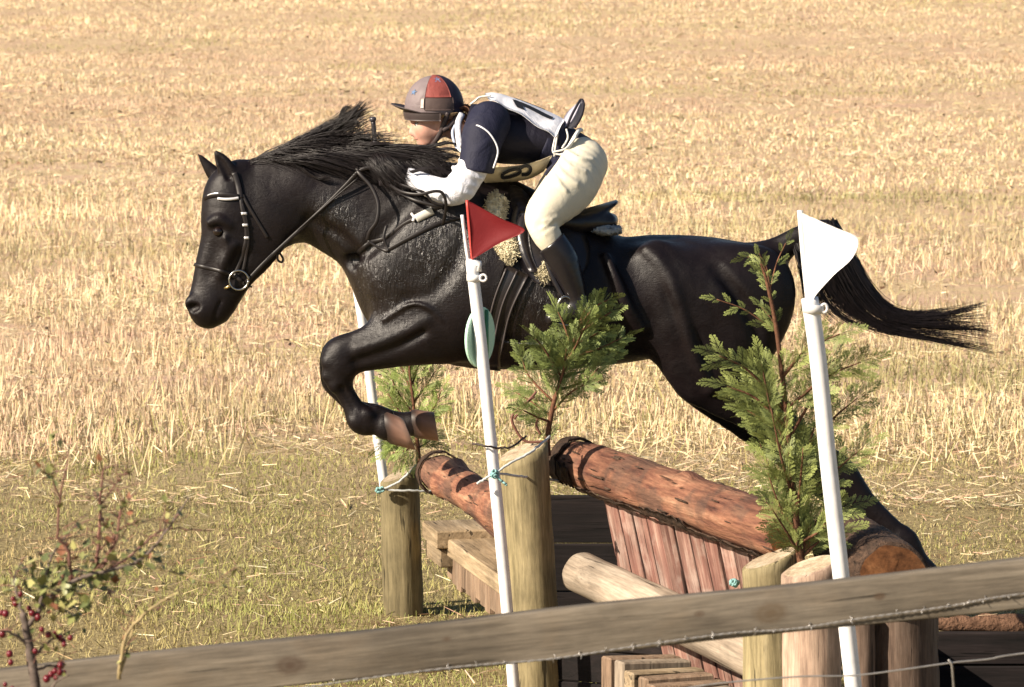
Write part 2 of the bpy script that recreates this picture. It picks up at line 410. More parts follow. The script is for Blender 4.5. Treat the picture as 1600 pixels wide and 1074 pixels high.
# ------------------------------------------------------------------ stubble, litter, grass (uncountable)
def blades(name, x, y, h, w, lean, ang, col, m, label, cat, lying=False):
    n = len(x); z = zg(x, y)
    ok = ~((x > DX0 - 0.02) & (x < DX1) & (y > DY0) & (y < DY1)); x, y, h, w, lean, ang, col, z = [q[ok] for q in (x, y, h, w, lean, ang, col, z)]; n = len(x)
    la = RNG.uniform(0, 2 * math.pi, n); up = np.stack([np.cos(la) * np.sin(lean), np.sin(la) * np.sin(lean), np.cos(lean)], -1)
    wd_ = np.stack([np.cos(ang), np.sin(ang), RNG.uniform(-0.3, 0.3, n)], -1)
    wd_ -= (wd_ * up).sum(1)[:, None] * up; wd_ /= np.linalg.norm(wd_, axis=1)[:, None]
    b = np.stack([x, y, z - 0.005], -1)
    if lying: b[:, 2] += RNG.uniform(0.008, 0.05, n)
    w2 = wd_ * (w / 2)[:, None]; tp = b + up * h[:, None]
    V = np.stack([b - w2, b + w2, tp + w2 * 0.55, tp - w2 * 0.55], 1).reshape(-1, 3)
    Q = np.arange(4 * n).reshape(-1, 4)
    C = np.repeat(col, 4, axis=0).reshape(n, 4, 3); 
    o = obj(name, mesh_np(name, V, Q, smooth=False, col=C.reshape(-1, 3)), m)
    return tag(o, label, cat, kind='stuff')
def fan(n, y0, y1, p=1.0):
    """points spread over the strip of field between depths y0 and y1"""
    y = y0 + (y1 - y0) * RNG.random(n) ** p; x = (RNG.random(n) * 2 - 1) * (y * 0.158 + 0.6); return x, y
def pal(n, cols, wts, jit=0.16):
    c = np.array(cols)[RNG.choice(len(cols), n, p=np.array(wts) / sum(wts))]; return np.clip(c * (1 + RNG.uniform(-jit, jit, (n, 1)) + RNG.uniform(-0.05, 0.05, (n, 3))), 0, 0.85)
MST = M_attr("dry_straw", 0.7, 0.15); MGR = M_attr("grass_blade", 0.65, 0.2)
STRAW = [(0.70, 0.56, 0.335), (0.78, 0.67, 0.45), (0.60, 0.45, 0.27), (0.55, 0.365, 0.26), (0.41, 0.39, 0.17)]
def stubble(name, n, y0, y1, hh, ww, p, label):
    x, y = fan(n, y0, y1, p)
    # drilled rows run across the view with worn gaps between
    row = 0.16 if y0 < 40 else 0.33
    y = np.where(RNG.random(n) < 0.72, np.round((y + 0.012 * x) / row) * row - 0.012 * x + RNG.normal(0, row * 0.13, n), y)
    dens = vnoise(x * 0.4, y, 0.55, 11) * 0.6 + vnoise(x, y, 1.7, 12) * 0.5
    band = vnoise(x * 0.045 + 0.006 * y, y + 0.02 * x, 0.42, 16); dens = dens * (0.72 + 0.6 * sstep(0.22, 0.6, band))
    dens = dens * sstep(24.2, 28.2, y + 4.4 * (vnoise(x, y, 0.55, 17) - 0.5))
    keep = RNG.random(n) < np.clip((dens - 0.12) * 2.4, 0, 1); x, y = x[keep], y[keep]; n = len(x)
    wet = 0.5 * vnoise(x * 0.35, y, 0.4, 13) + 0.5 * (1 - vnoise(x * 0.045 + 0.006 * y, y + 0.02 * x, 0.42, 16))
    c = pal(n, STRAW, (5, 4, 3, 1.4, 0.8)); rr = np.clip((wet - 0.52) * 3.0, 0, 0.6)[:, None]; c = c * (1 - rr) + np.array((0.55, 0.36, 0.27)) * rr
    gr = np.clip((vnoise(x * 0.4, y, 0.7, 14) - 0.60) * 3.2, 0, 0.75)[:, None]; c = c * (1 - gr) + np.array((0.29, 0.28, 0.105)) * gr
    c = c * (0.74 + 0.44 * vnoise(x * 0.45, y, 1.5, 18))[:, None]
    h = hh * RNG.uniform(0.35, 1.15, n) * (0.65 + 0.7 * vnoise(x, y, 0.9, 15))
    blades(name, x, y, h, ww * RNG.uniform(0.6, 1.3, n), np.abs(RNG.normal(0, 0.55, n)), RNG.uniform(-0.9, 0.9, n), c, MST, label, 'stubble')
stubble('stubble', 95000, 23.4, 40, 0.095, 0.006, 1.25, 'pale golden stubble standing in rows across the near field')
stubble('stubble', 150000, 40, 80, 0.046, 0.009, 1.1, 'golden stubble fading up the far field')
def litter(name, n, y0, y1, L, w, cols, wts, label, p=1.2):
    x, y = fan(n, y0, y1, p)
    k = RNG.random(n) < np.clip(vnoise(x, y, 0.8, 21) * 1.7 - 0.25, 0.05, 1); x, y = x[k], y[k]; n = len(x)
    blades(name, x, y, L * RNG.uniform(0.3, 1.2, n), w * RNG.uniform(0.6, 1.3, n), RNG.normal(1.46, 0.14, n), RNG.uniform(0, 6.28, n), pal(n, cols, wts), MST, label, 'straw', True)
litter('loose_straw', 105000, 24.2, 44, 0.10, 0.005, STRAW, (5, 4, 3, 2.4, 0.3), 'loose broken straw lying between the stubble rows')
litter('loose_straw', 57000, 44, 80, 0.10, 0.009, STRAW, (5, 4, 3, 2.4, 0.3), 'loose straw lying over the far part of the field')
litter('weed', 9000, 27, 78, 0.05, 0.022, [(0.10, 0.07, 0.045), (0.16, 0.15, 0.06), (0.22, 0.13, 0.085)], (3, 3, 3), 'small dark weeds and clods specking the stubble')
litter('loose_straw', 9000, 18.0, 26.5, 0.085, 0.005, STRAW + [(0.26, 0.15, 0.09)], (2, 2, 3, 3, 0.3, 3), 'few bleached straws lying on the short grass', 0.7)
GRS = [(0.31, 0.29, 0.105), (0.41, 0.35, 0.15), (0.53, 0.43, 0.25), (0.21, 0.205, 0.07), (0.39, 0.25, 0.165)]
def turf(n, y0, y1, hh, wts, label, p=1.0, sd=31):
    x, y = fan(n, y0, y1, p)
    g = vnoise(x, y, 1.1, sd); keep = RNG.random(n) < np.clip(0.35 + 1.0 * vnoise(x, y, 2.7, sd + 1), 0, 1); x, y, g = x[keep], y[keep], g[keep]; n = len(x)
    c = pal(n, GRS, wts); c = c * (np.array((0.86, 1.0, 0.80)) if y0 < 18 else np.array((0.95, 1.0, 0.9))); t = np.clip((g - 0.45) * 2.6, 0, 0.75)[:, None]; c = c * (1 - t) + np.array((0.29, 0.30, 0.09)) * t
    # the trodden strip before and behind the jump is drier
    d = np.clip((vnoise(x, y * 1.4, 0.6, sd + 2) - 0.5) * 3, 0, 0.6)[:, None]; c = c * (1 - d) + np.array((0.42, 0.31, 0.16)) * d
    blades('grass', x, y, hh * RNG.uniform(0.3, 1.4, n) * (0.5 + g), 0.0036 * RNG.uniform(0.6, 1.5, n), np.abs(RNG.normal(0.6, 0.45, n)), RNG.uniform(-1.2, 1.2, n), c, MGR, label, 'grass')
turf(100000, 15.5, 21.6, 0.030, (3, 3, 2, 2, 0.5), 'short green grass around the foot of the jump', 1.0, 31)
turf(115000, 21.3, 27.6, 0.028, (2.2, 3, 3.4, 1.5, 1.6), 'short yellowing grass between the jump and the stubble', 1.0, 41)
x, y = fan(11000, 24.6, 29.0); k = RNG.random(len(x)) < np.clip(vnoise(x, y, 1.3, 52) * 2.2 - 0.7, 0, 1) * sstep(24.8, 26.6, y + 2.2 * (vnoise(x, y, 0.55, 17) - 0.5)) * (1 - sstep(27.4, 29, y)); x, y = x[k], y[k]; n = len(x)
blades('grass', x, y, 0.17 * RNG.uniform(0.4, 1.2, n), 0.006 * RNG.uniform(0.6, 1.3, n), np.abs(RNG.normal(0.3, 0.3, n)), RNG.uniform(-1, 1, n),
       pal(n, [(0.62, 0.5, 0.29), (0.7, 0.58, 0.36), (0.36, 0.33, 0.13)], (4, 4, 2)), MST, 'tall bleached tufts along the edge of the stubble', 'grass')

# ditch boards
MDK = M_wood('creosote_and_shade_board', [(0.3, (0.006, 0.005, 0.005)), (0.6, (0.018, 0.013, 0.013)), (0.8, (0.035, 0.026, 0.023))], (0.05, 1, 1), 30, rough=0.85)  # dark ditch timber; the near-black also paints the shade under the logs
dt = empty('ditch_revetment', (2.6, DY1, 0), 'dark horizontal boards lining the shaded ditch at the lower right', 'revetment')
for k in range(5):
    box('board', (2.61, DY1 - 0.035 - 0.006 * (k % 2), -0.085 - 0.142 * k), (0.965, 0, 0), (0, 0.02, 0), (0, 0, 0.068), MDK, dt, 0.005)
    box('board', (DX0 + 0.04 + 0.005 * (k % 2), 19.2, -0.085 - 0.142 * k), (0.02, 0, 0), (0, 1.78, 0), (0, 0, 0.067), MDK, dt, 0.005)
tag(obj('ditch_floor', mesh_np('ditch_floor', [(DX0, DY0, -DDEP + .006), (DX1, DY0, -DDEP + .006), (DX1, DY1, -DDEP + .006), (DX0, DY1, -DDEP + .006)], [[0, 1, 2, 3]]),
        M_plain('ditch_soil', (0.045, 0.032, 0.025), 0.95, 0.1, var=0.4, scale=9, bmp=0.8, bscale=30, bdist=0.03)), kind='structure')
# ragged soil lip along the ditch
lip = []
for s0 in np.arange(DX0 - 0.05, DX1, 0.05):
    r = 0.03 + 0.02 * random.random(); lip.append((s0, DY1 + 0.02, 0.0 + 0.012 * random.random(), r))
L_ = np.array(lip)
tag(tube('soil_lip', L_[:, :3], L_[:, 3], M_plain('red_soil', (0.15, 0.085, 0.055), 0.95, 0.1, var=0.4, scale=20, bmp=0.8, bscale=60, bdist=0.02), None, 9), kind='structure')

# ------------------------------------------------------------------ jump timber
MPOST = M_wood('treated_post', [(0.22, (0.09, 0.07, 0.035)), (0.42, (0.25, 0.205, 0.11)), (0.6, (0.36, 0.295, 0.165)), (0.82, (0.50, 0.42, 0.26))], (1, 1, 0.09), 24, patch=(0.20, 0.15, 0.07), patch_scale=3.2, patch_rng=(0.55, 0.72))
MPINK = M_wood('weathered_post', [(0.25, (0.16, 0.10, 0.075)), (0.5, (0.38, 0.27, 0.20)), (0.78, (0.55, 0.43, 0.34))], (1, 1, 0.08), 24)
MDRKP = M_wood('old_post', [(0.25, (0.05, 0.032, 0.026)), (0.5, (0.17, 0.115, 0.085)), (0.78, (0.32, 0.24, 0.19))], (1, 1, 0.08), 24)
MCUT = M_wood('cut_wood', [(0.25, (0.24, 0.17, 0.11)), (0.5, (0.48, 0.38, 0.26)), (0.8, (0.66, 0.56, 0.43))], (1, 1, 1), 22, patch=(0.18, 0.12, 0.08), patch_scale=9, patch_rng=(0.56, 0.66), crack=False, bmp=0.4)
MCUTB = M_wood('brown_cut_wood', [(0.3, (0.09, 0.035, 0.015)), (0.55, (0.24, 0.10, 0.04)), (0.8, (0.36, 0.18, 0.08))], (1, 1, 1), 18, crack=False, bmp=0.4)
MLOG = M_wood('peeled_log', [(0.28, (0.05, 0.022, 0.017)), (0.40, (0.165, 0.068, 0.045)), (0.54, (0.29, 0.135, 0.082)), (0.76, (0.48, 0.285, 0.18))], (1, 1, 0.12), 24, patch=(0.085, 0.06, 0.048), patch_scale=4.5, patch_rng=(0.49, 0.58), bmp=1.0, dist=0.016)
MGREY = M_wood('grey_log', [(0.2, (0.15, 0.11, 0.08)), (0.5, (0.36, 0.29, 0.22)), (0.8, (0.52, 0.44, 0.35))], (1, 1, 0.09), 20, patch=(0.30, 0.11, 0.06), patch_scale=2.4, patch_rng=(0.66, 0.69))
MPLK = M_wood('red_plank', [(0.2, (0.065, 0.028, 0.024)), (0.42, (0.21, 0.10, 0.08)), (0.60, (0.34, 0.20, 0.16)), (0.82, (0.54, 0.43, 0.37))], (1, 1, 0.07), 30, patch=(0.52, 0.42, 0.36), patch_scale=6, patch_rng=(0.50, 0.66), bmp=0.9)
MFAS = M_wood('fascia', [(0.2, (0.09, 0.06, 0.04)), (0.5, (0.25, 0.17, 0.115)), (0.8, (0.38, 0.29, 0.21))], (1, 1, 0.08), 26)
MSLP = M_wood('sleeper', [(0.2, (0.14, 0.105, 0.06)), (0.5, (0.36, 0.27, 0.17)), (0.8, (0.50, 0.40, 0.28))], (0.08, 1, 1), 22)
MBARK = M_wood('bark', [(0.3, (0.03, 0.02, 0.015)), (0.6, (0.10, 0.06, 0.04)), (0.85, (0.20, 0.13, 0.08))], (1, 1, 0.3), 40, bmp=1.0, dist=0.02)

def round_wood(name, A, B, r0, r1, m, parent, capm, cut=(0, 0), cut0=(0, 0), seed=0, rough=0.05, bend=0.0, n=22, sides=28, capname='cut_end', knots=0, bevel=0.012):
    """peeled trunk from A to B with uneven surface; the B end is sawn at a slant (slope along local x, y)"""
    A = np.asarray(A, float); B = np.asarray(B, float); d = B - A; L = np.linalg.norm(d); z = d / L
    x = np.array((1, 0, 0)) - z[0] * z
    if np.linalg.norm(x) < 0.3: x = np.array((0, 1, 0)) - z[1] * z
    x /= np.linalg.norm(x); y = np.cross(z, x)
    Mx = Matrix(((x[0], y[0], z[0], A[0]), (x[1], y[1], z[1], A[1]), (x[2], y[2], z[2], A[2]), (0, 0, 0, 1)))
    rs = np.random.default_rng(seed); t = np.concatenate([[0, 0.006], np.linspace(0.03, 0.97, n), [0.994, 1]]); an = np.arange(sides) * 2 * math.pi / sides
    ph = rs.random(8) * 6.28; V = []
    kn = [(rs.uniform(0.1, 0.9), rs.uniform(0, 6.28), rs.uniform(0.03, 0.05)) for _ in range(knots)]
    for q, s in enumerate(t):
        r = r0 + (r1 - r0) * s
        rr = r * (1 + rough * (0.5 * np.sin(2 * an + ph[0] + s * 3) + 0.35 * np.sin(3 * an + ph[1] - s * 5) + 0.25 * np.sin(7 * an + ph[2] + 4 * np.sin(s * 6 + ph[3])) + 0.3 * math.sin(s * 9 + ph[4]) + 0.3 * np.sin(s * 31 + 2 * an + ph[5])))
        rr = rr + rs.normal(0, rough * 0.10 * r, sides)
        for (ks, ka, kr) in kn:
            da = np.angle(np.exp(1j * (an - ka))) * r; rr = rr + 0.022 * np.exp(-((s - ks) * L / kr) ** 2 - (da / kr) ** 2)
        e = bevel if q in (0, len(t) - 1) else 0.0
        c = np.cos(an) * (rr - e); sn = np.sin(an) * (rr - e)
        zz = s * L + (cut[0] * c + cut[1] * sn) * max(0, (s - 0.8) / 0.2) + (cut0[0] * c + cut0[1] * sn) * max(0, (0.2 - s) / 0.2)
        bx = bend * math.sin(s * math.pi)
        V.append(np.stack([c + bx, sn, zz + 0 * c], -1))
    V = np.array(V); nr = len(t); ix = np.arange(nr * sides).reshape(nr, sides)
    Q = np.stack([ix[:-1], np.roll(ix, -1, 1)[:-1], np.roll(ix, -1, 1)[1:], ix[1:]], -1).reshape(-1, 4)
    o = obj(name, mesh_np(name, V.reshape(-1, 3), Q), m, parent, Mx)
    for e, sg in ((nr - 1, 1), (0, -1)):
        ring = V[e]; ce = ring.mean(0); rings = [ring, ring * 0.66 + ce * 0.34, ring * 0.33 + ce * 0.67]
        for q in (1, 2): rings[q] = rings[q] + np.array((0, 0, 1)) * rs.normal(0, 0.0008, (sides, 1))
        CV = np.vstack(rings + [ce[None]]); CQ = []; CT = []
        for a in range(2):
            for b in range(sides): CQ.append((a * sides + b, a * sides + (b + 1) % sides, (a + 1) * sides + (b + 1) % sides, (a + 1) * sides + b)[::sg])
        for b in range(sides): CT.append((2 * sides + b, 2 * sides + (b + 1) % sides, 3 * sides)[::sg])
        obj(capname, mesh_np(capname, CV, CQ, CT, smooth=True), capm, o, Mx)
    return o

nj = empty('log_jump', W(838, 1110, 19.24), 'near half of the jump, long peeled red-brown log over pinkish plank palisade', 'jump')
fj = empty('log_jump', W(628, 960, 21.35), 'far lower half of the jump, short red log above a sleeper step', 'jump')
def gz(p, z): q = np.array(p, float); q[2] = z; return q
# --- near half
cpT = W(816, 704, 19.24); cpB = gz(W(846, 1110, 19.24), -0.35)
cpost = round_wood('post', cpB, cpT, 0.107, 0.101, MPOST, nj, MCUT, cut=(0.33, 0.10), seed=2, rough=0.035, knots=2, capname='cut_top')
LA = W(893, 722, 19.45); LB = W(1238, 837, 17.72)
log1 = round_wood('top_log', LA, LB, 0.084, 0.099, MLOG, nj, MCUTB, cut0=(0.0, 0.25), seed=5, rough=0.07, knots=5, n=40, sides=36, bend=0.012)
# strips of bark left along the log's underside and at its end
ld = (LB - LA) / np.linalg.norm(LB - LA); lp = np.array((ld[1], -ld[0], 0)); lp /= np.linalg.norm(lp)   # horizontal, across the log
if lp[0] < 0: lp = -lp
for q, (s0, s1, aa, wdt) in enumerate(((0.0, 0.09, -1.9, 0.045), (0.10, 0.42, -2.55, 0.022), (0.42, 0.62, -2.35, 0.03), (0.62, 0.93, -2.6, 0.02))):
    G = []
    for s in np.linspace(s0, s1, 16):
        c = LA + (LB - LA) * s; row = []
        for b in np.linspace(-1, 1, 5):
            th = aa + b * wdt / 0.1 * (0.6 + 0.7 * random.random()); rr = 0.088 + 0.015 * s + 0.007 * random.random()
            row.append(c + rr * (math.sin(th) * lp + math.cos(th) * np.array((0, 0, 1))))
        G.append(row)
    sheet('bark_strip', G, 0.006, MBARK, log1)
# loose flakes of bark over the log
def flakes(A, B, r0, r1, n, parent, lo, hi):
    d = (B - A) / np.linalg.norm(B - A); u = np.array((d[1], -d[0], 0)); u /= np.linalg.norm(u); w = np.cross(d, u); w = w if w[2] > 0 else -w
    for mm, nn, nm in ((MBARK, n, 'bark_flakes'),):
        V = []; Q = []
        for q in range(nn):
            s = random.random(); th = random.uniform(lo, hi); L_ = random.uniform(0.02, 0.11); wd2 = random.uniform(0.03, 0.13); b = len(V)
            for i in range(4):
                for j in range(4):
                    e = 1 - 0.5 * abs(i - 1.5) / 1.5 * random.random(); t_ = th + (j - 1.5) / 3 * wd2 * e; rr = r0 + (r1 - r0) * s + (0.002 + 0.0035 * random.random() if 0 < i < 3 and 0 < j < 3 else -0.001)
                    V.append(A + (B - A) * s + d * (i - 1.5) / 3 * L_ * (0.7 + 0.6 * random.random()) + rr * 1.03 * (math.sin(t_) * u + math.cos(t_) * w))
            for i in range(3):
                for j in range(3): Q.append((b + i * 4 + j, b + i * 4 + j + 1, b + (i + 1) * 4 + j + 1, b + (i + 1) * 4 + j))
        tag(obj(nm, mesh_np(nm, V, Q), mm, parent), kind='stuff')
MFLK = M_plain('pale_bast', (0.46, 0.27, 0.16), 0.8, var=0.3, scale=50)
flakes(LA, LB, 0.084, 0.099, 70, log1, -3.1, 3.1)
# bark collar at the far end of the log
G = [[LA + ld * s * 0.05 + (0.089 + 0.006 * random.random()) * (math.cos(t) * lp + math.sin(t) * np.array((0, 0, 1))) for s in (0, 0.5, 1.0 + 0.6 * random.random())] for t in np.linspace(-0.4, 3.9, 34)]
sheet('bark_strip', G, 0.009, MBARK, log1)
# palisade: planks run down and away from the log
for k in range(11):
    s = 0.185 + 0.066 * k; top = LA + (LB - LA) * s + np.array((0, 0, -0.06)) + lp * 0.0
    bot = top + lp * (0.20 + 0.006 * random.random()); bot = gz(bot, -0.03)
    mid_ = (top + bot) / 2; ax = (top - bot) / 2; w = 0.0565 + random.uniform(-0.006, 0.001); thk = 0.011
    n_ = np.cross(ax / np.linalg.norm(ax), ld); n_ /= np.linalg.norm(n_)
    z_ = ax / np.linalg.norm(ax); x_ = ld - (ld @ z_) * z_; x_ /= np.linalg.norm(x_); y_ = np.cross(z_, x_)
    c = mid_ + n_ * random.uniform(-0.005, 0.005)
    Mx = Matrix(((x_[0], y_[0], z_[0], c[0]), (x_[1], y_[1], z_[1], c[1]), (x_[2], y_[2], z_[2], c[2]), (0, 0, 0, 1)))
    box('plank', (0, 0, 0), (w, 0, 0), (0, thk, 0), (0, 0, np.linalg.norm(ax)), MPLK, nj, 0.003, Mx)
# lower grey log and the row of block ends under it
GA = W(905, 893, 19.12); GB = W(1215, 1042, 17.88)
round_wood('lower_log', GA, GB, 0.078, 0.088, MGREY, nj, MCUT, cut0=(0.1, 0.1), seed=9, rough=0.04, knots=2, n=30, bevel=0.03)
gd = (GB - GA) / np.linalg.norm(GB - GA)
for k in range(12):
    c = W(985 + 18 * k, 1022 + 10.5 * k, 18.55 - 0.1 * k); hx = np.array((0.30, 0.13, 0)) * 0.42
    z0 = c[2]; h = 0.08 + 0.012 * (k % 3)
    a_ = random.uniform(-0.12, 0.12); hx = np.array((hx[0] * math.cos(a_) - hx[1] * math.sin(a_), hx[0] * math.sin(a_) + hx[1] * math.cos(a_), random.uniform(-0.006, 0.006))) * random.uniform(0.85, 1.15)
    box('block', (c[0] + 0.04, c[1], z0 - h + random.uniform(-0.012, 0.012)), hx, gd * 0.034 * np.array((1, 1, 0)), (0, 0, h), (MFAS, MGREY, MSLP, MFAS)[k % 4], nj, 0.006)
# right-hand posts
rpT = W(1203, 872, 17.62); round_wood('post', gz(W(1212, 1110, 17.62), -0.3), rpT, 0.10, 0.100, MPOST, nj, MCUT, cut=(0.36, 0.05), seed=12, rough=0.03, capname='cut_top')
spT = W(1266, 884, 17.15); round_wood('post', gz(W(1278, 1110, 17.15), -0.3), spT, 0.105, 0.098, MPINK, nj, MCUT, cut=(0.30, 0.12), seed=14, rough=0.03, knots=1, capname='cut_top')
rl0 = W(1396, 902, 17.45); rl1 = rl0 + np.array((-0.13, 0.8, 0.0))
rear = round_wood('rear_log', rl1, rl0, 0.115, 0.128, MBARK, nj, MCUTB, seed=17, rough=0.06, n=20, sides=34)
tpT = W(1408, 938, 17.62); round_wood('post', gz(W(1414, 1120, 17.62), -0.3), tpT, 0.135, 0.13, MDRKP, nj, MCUT, cut=(0, 0), seed=19, rough=0.05, knots=2, capname='cut_top')
round_wood('post', gz(W(1352, 1120, 17.5), -0.3), W(1348, 960, 17.5), 0.045, 0.045, MDRKP, nj, MCUT, seed=20, rough=0.05, capname='cut_top')
# added near-black boards standing in for the shade under the logs
c = (LA + LB) / 2 + lp * 0.34
for k in range(4): box('shade_board', (W(925, 850, 19.72)[0], 19.72 + 0.004 * (k % 2), 0.09 + 0.19 * k), (0.23, 0, 0), (0, 0.015, 0), (0, 0, 0.093), MDK, nj)
for k in range(3): box('shade_board', (W(960, 1000, 19.0)[0], 19.0 + 0.10 + 0.004 * (k % 2), 0.06 + 0.125 * k), (0.26, -0.12, 0), (0.006, 0.013, 0), (0, 0, 0.06), MDK, nj)
# --- far half
round_wood('post', gz(W(634, 960, 21.35), -0.3), W(624, 741, 21.35), 0.087, 0.084, MPOST, fj, MCUT, cut=(0.36, 0.1), seed=22, rough=0.03, knots=1, capname='cut_top')
FA = W(684, 738, 21.25); FB = W(806, 815, 19.75)
log2 = round_wood('top_log', FA, FB, 0.079, 0.083, MLOG, fj, MCUTB, cut0=(0.0, 0.2), seed=25, rough=0.07, knots=3, n=30)
fd = (FB - FA) / np.linalg.norm(FB - FA); fp = np.array((fd[1], -fd[0], 0)); fp /= np.linalg.norm(fp)
if fp[0] < 0: fp = -fp
G = [[FA + fd * s * 0.04 + (0.084 + 0.005 * random.random()) * (math.cos(t) * fp + math.sin(t) * np.array((0, 0, 1))) for s in (0, 0.5, 1.0 + 0.6 * random.random())] for t in np.linspace(-1.0, 4.4, 34)]
sheet('bark_strip', G, 0.008, MBARK, log2)
flakes(FA, FB, 0.079, 0.083, 40, log2, -3.1, 3.1)
for k in range(16):
    s = 0.16 + 0.052 * k; top = FA + (FB - FA) * s + np.array((0, 0, -0.05)); bot = gz(top + fp * 0.40, 0.18)
    ax = (top - bot) / 2; c = (top + bot) / 2; z_ = ax / np.linalg.norm(ax); x_ = fd - (fd @ z_) * z_; x_ /= np.linalg.norm(x_); y_ = np.cross(z_, x_)
    Mx = Matrix(((x_[0], y_[0], z_[0], c[0]), (x_[1], y_[1], z_[1], c[1]), (x_[2], y_[2], z_[2], c[2]), (0, 0, 0, 1)))
    box('plank', (0, 0, 0), (0.0375 - 0.003 * random.random(), 0, 0), (0, 0.011, 0), (0, 0, np.linalg.norm(ax)), MPLK, fj, 0.003, Mx)
def sleeper(name, a, b, w, h, m, parent):
    """beam with its top edge line from a to b, lying back along fp"""
    a = np.asarray(a, float); b = np.asarray(b, float); d = (b - a); L = np.linalg.norm(d); x_ = d / L; y_ = np.array((-x_[1], x_[0], 0)); y_ /= np.linalg.norm(y_); z_ = np.cross(x_, y_)
    if z_[2] < 0: z_ = -z_; y_ = -y_
    c = (a + b) / 2 + y_ * w / 2 - z_ * h / 2
    Mx = Matrix(((x_[0], y_[0], z_[0], c[0]), (x_[1], y_[1], z_[1], c[1]), (x_[2], y_[2], z_[2], c[2]), (0, 0, 0, 1)))
    return box(name, (0, 0, 0), (L / 2, 0, 0), (0, w / 2, 0), (0, 0, h / 2), m, parent, 0.006, Mx)
S0 = W(690, 836, 21.15); S1 = gz(W(812, 935, 19.75), S0[2] - 0.0)
sleeper('sleeper', S0, S1, 0.36, 0.075, MSLP, fj)
T0 = S0 + np.array((-0.085, 0.16, 0.035)); sleeper('sleeper', T0, T0 + fd * np.array((1, 1, 0)) * 0.30, 0.36, 0.075, MSLP, fj)
U0 = T0 + np.array((0.015, 0.02, -0.082)); sleeper('sleeper', U0, U0 + fd * np.array((1, 1, 0)) * 0.3, 0.16, 0.075, MSLP, fj)
for k in range(15):
    s = 0.03 + 0.062 * k; c = S0 + (S1 - S0) * s + fp * 0.035; hh = 0.05 + 0.006 * (k % 3)
    Mx = Matrix(((fd[0], fp[0], 0, c[0]), (fd[1], fp[1], 0, c[1]), (0, 0, 1, S0[2] - 0.078 - hh), (0, 0, 0, 1)))
    box('fascia_board', (0, 0, 0), (0.042, 0, 0), (0, 0.012, 0), (0, 0, hh), MFAS, fj, 0.003, Mx)
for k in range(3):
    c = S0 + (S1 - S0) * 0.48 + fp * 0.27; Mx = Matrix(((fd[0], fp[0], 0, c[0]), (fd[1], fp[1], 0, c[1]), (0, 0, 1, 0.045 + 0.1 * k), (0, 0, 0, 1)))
    box('shade_board', (0, 0, 0), (0.80, 0, 0), (0, 0.012, 0), (0, 0, 0.047), MDK, fj, 0.003, Mx)  # added dark boards that paint the shaded void below the step

# ------------------------------------------------------------------ horse
YH = 20.4; S = PXM(YH)
def hp(px, py, dy=0.0): return W(px, py, YH + dy)
HF = Field(hp(284, 925) - np.array((0, 0.46, 0)), hp(1480, 228) + np.array((0, 0.46, 0)), 0.0078)
def ht(rows, k=0.05, op='add', n=4, F_=None):
    """rows: px, py, in-plane radius px, lateral radius px, lateral offset m"""
    A = spline([(*r[:4], r[4] if len(r) > 4 else 0.0) for r in rows], n)
    (F_ or HF).tube(np.array([hp(a[0], a[1], a[4]) for a in A]), np.maximum(A[:, 2], 0.6) * S, np.maximum(A[:, 3], 0.6) * S, k, op)
# trunk
ht([(648, 418, 84, 70), (690, 424, 128, 88), (740, 432, 144, 98), (800, 440, 139, 108), (870, 456, 123, 113), (940, 468, 104, 110), (1000, 468, 95, 102), (1060, 462, 87, 100), (1110, 456, 78, 96)], 0.06)
# withers
ht([(700, 300, 34, 20), (760, 308, 28, 18), (830, 345, 24, 24)], 0.12)
# croup, haunches
ht([(1030, 440, 66, 84), (1090, 436, 60, 80), (1150, 440, 52, 70), (1185, 446, 50, 58)], 0.08)
for sd, ox, oy in ((-1, 0, 0), (1, -16, 8)):
    # thigh, gaskin, hock, cannon, fetlock, pastern
    ht([(1180, 440, 56, 34, sd * .115), (1160, 470, 82, 42, sd * .13), (1130, 510, 92, 44, sd * .14), (1122, 552, 78, 38, sd * .14), (1145 + ox / 2, 592 + oy / 2, 60, 31, sd * .13)], 0.07)
    ht([(1135 + ox / 2, 580, 62, 30, sd * .135), (1175 + ox, 628 + oy, 43, 26, sd * .13), (1232 + ox, 682 + oy, 31, 20, sd * .12), (1280 + ox, 722 + oy, 29, 17, sd * .12), (1306 + ox, 742 + oy, 31, 18, sd * .12), (1330 + ox, 766 + oy, 24, 15, sd * .12), (1358 + ox, 794 + oy, 19, 13, sd * .12), (1394 + ox, 830 + oy, 19, 13, sd * .12),
        (1412 + ox, 848 + oy, 24, 17, sd * .12), (1432 + ox, 876 + oy, 18, 15, sd * .12), (1446 + ox, 896 + oy, 21, 18, sd * .12)], 0.03, n=3)
    ht([(1290 + ox, 712 + oy, 12, 9, sd * .12), (1322 + ox, 742 + oy, 13, 10, sd * .12), (1345 + ox, 770 + oy, 8, 8, sd * .12)], 0.03)
# stifle fold
for sd in (-1, 1):
    ht([(1062, 500, 40, 20, sd * .19), (1066, 545, 36, 20, sd * .17), (1090, 585, 28, 16, sd * .15)], 0.07)
    # hip bone and ribs-to-flank hollow
    ht([(1026, 400, 16, 12, sd * .17), (1050, 430, 18, 12, sd * .20)], 0.10)
    ht([(985, 425, 18, 14, sd * .30), (998, 470, 22, 14, sd * .31), (1010, 505, 16, 14, sd * .30)], 0.08, 'sub')
    ht([(1040, 420, 3, 4, sd * .275), (1058, 480, 5, 6, sd * .278), (1085, 540, 5, 6, sd * .268), (1108, 600, 4, 5, sd * .24)], 0.05, 'sub')
    # line between thigh and gluteal muscles
    ht([(1120, 420, 5, 5, sd * .245), (1170, 490, 6, 6, sd * .245), (1190, 560, 5, 5, sd * .225)], 0.04, 'sub')
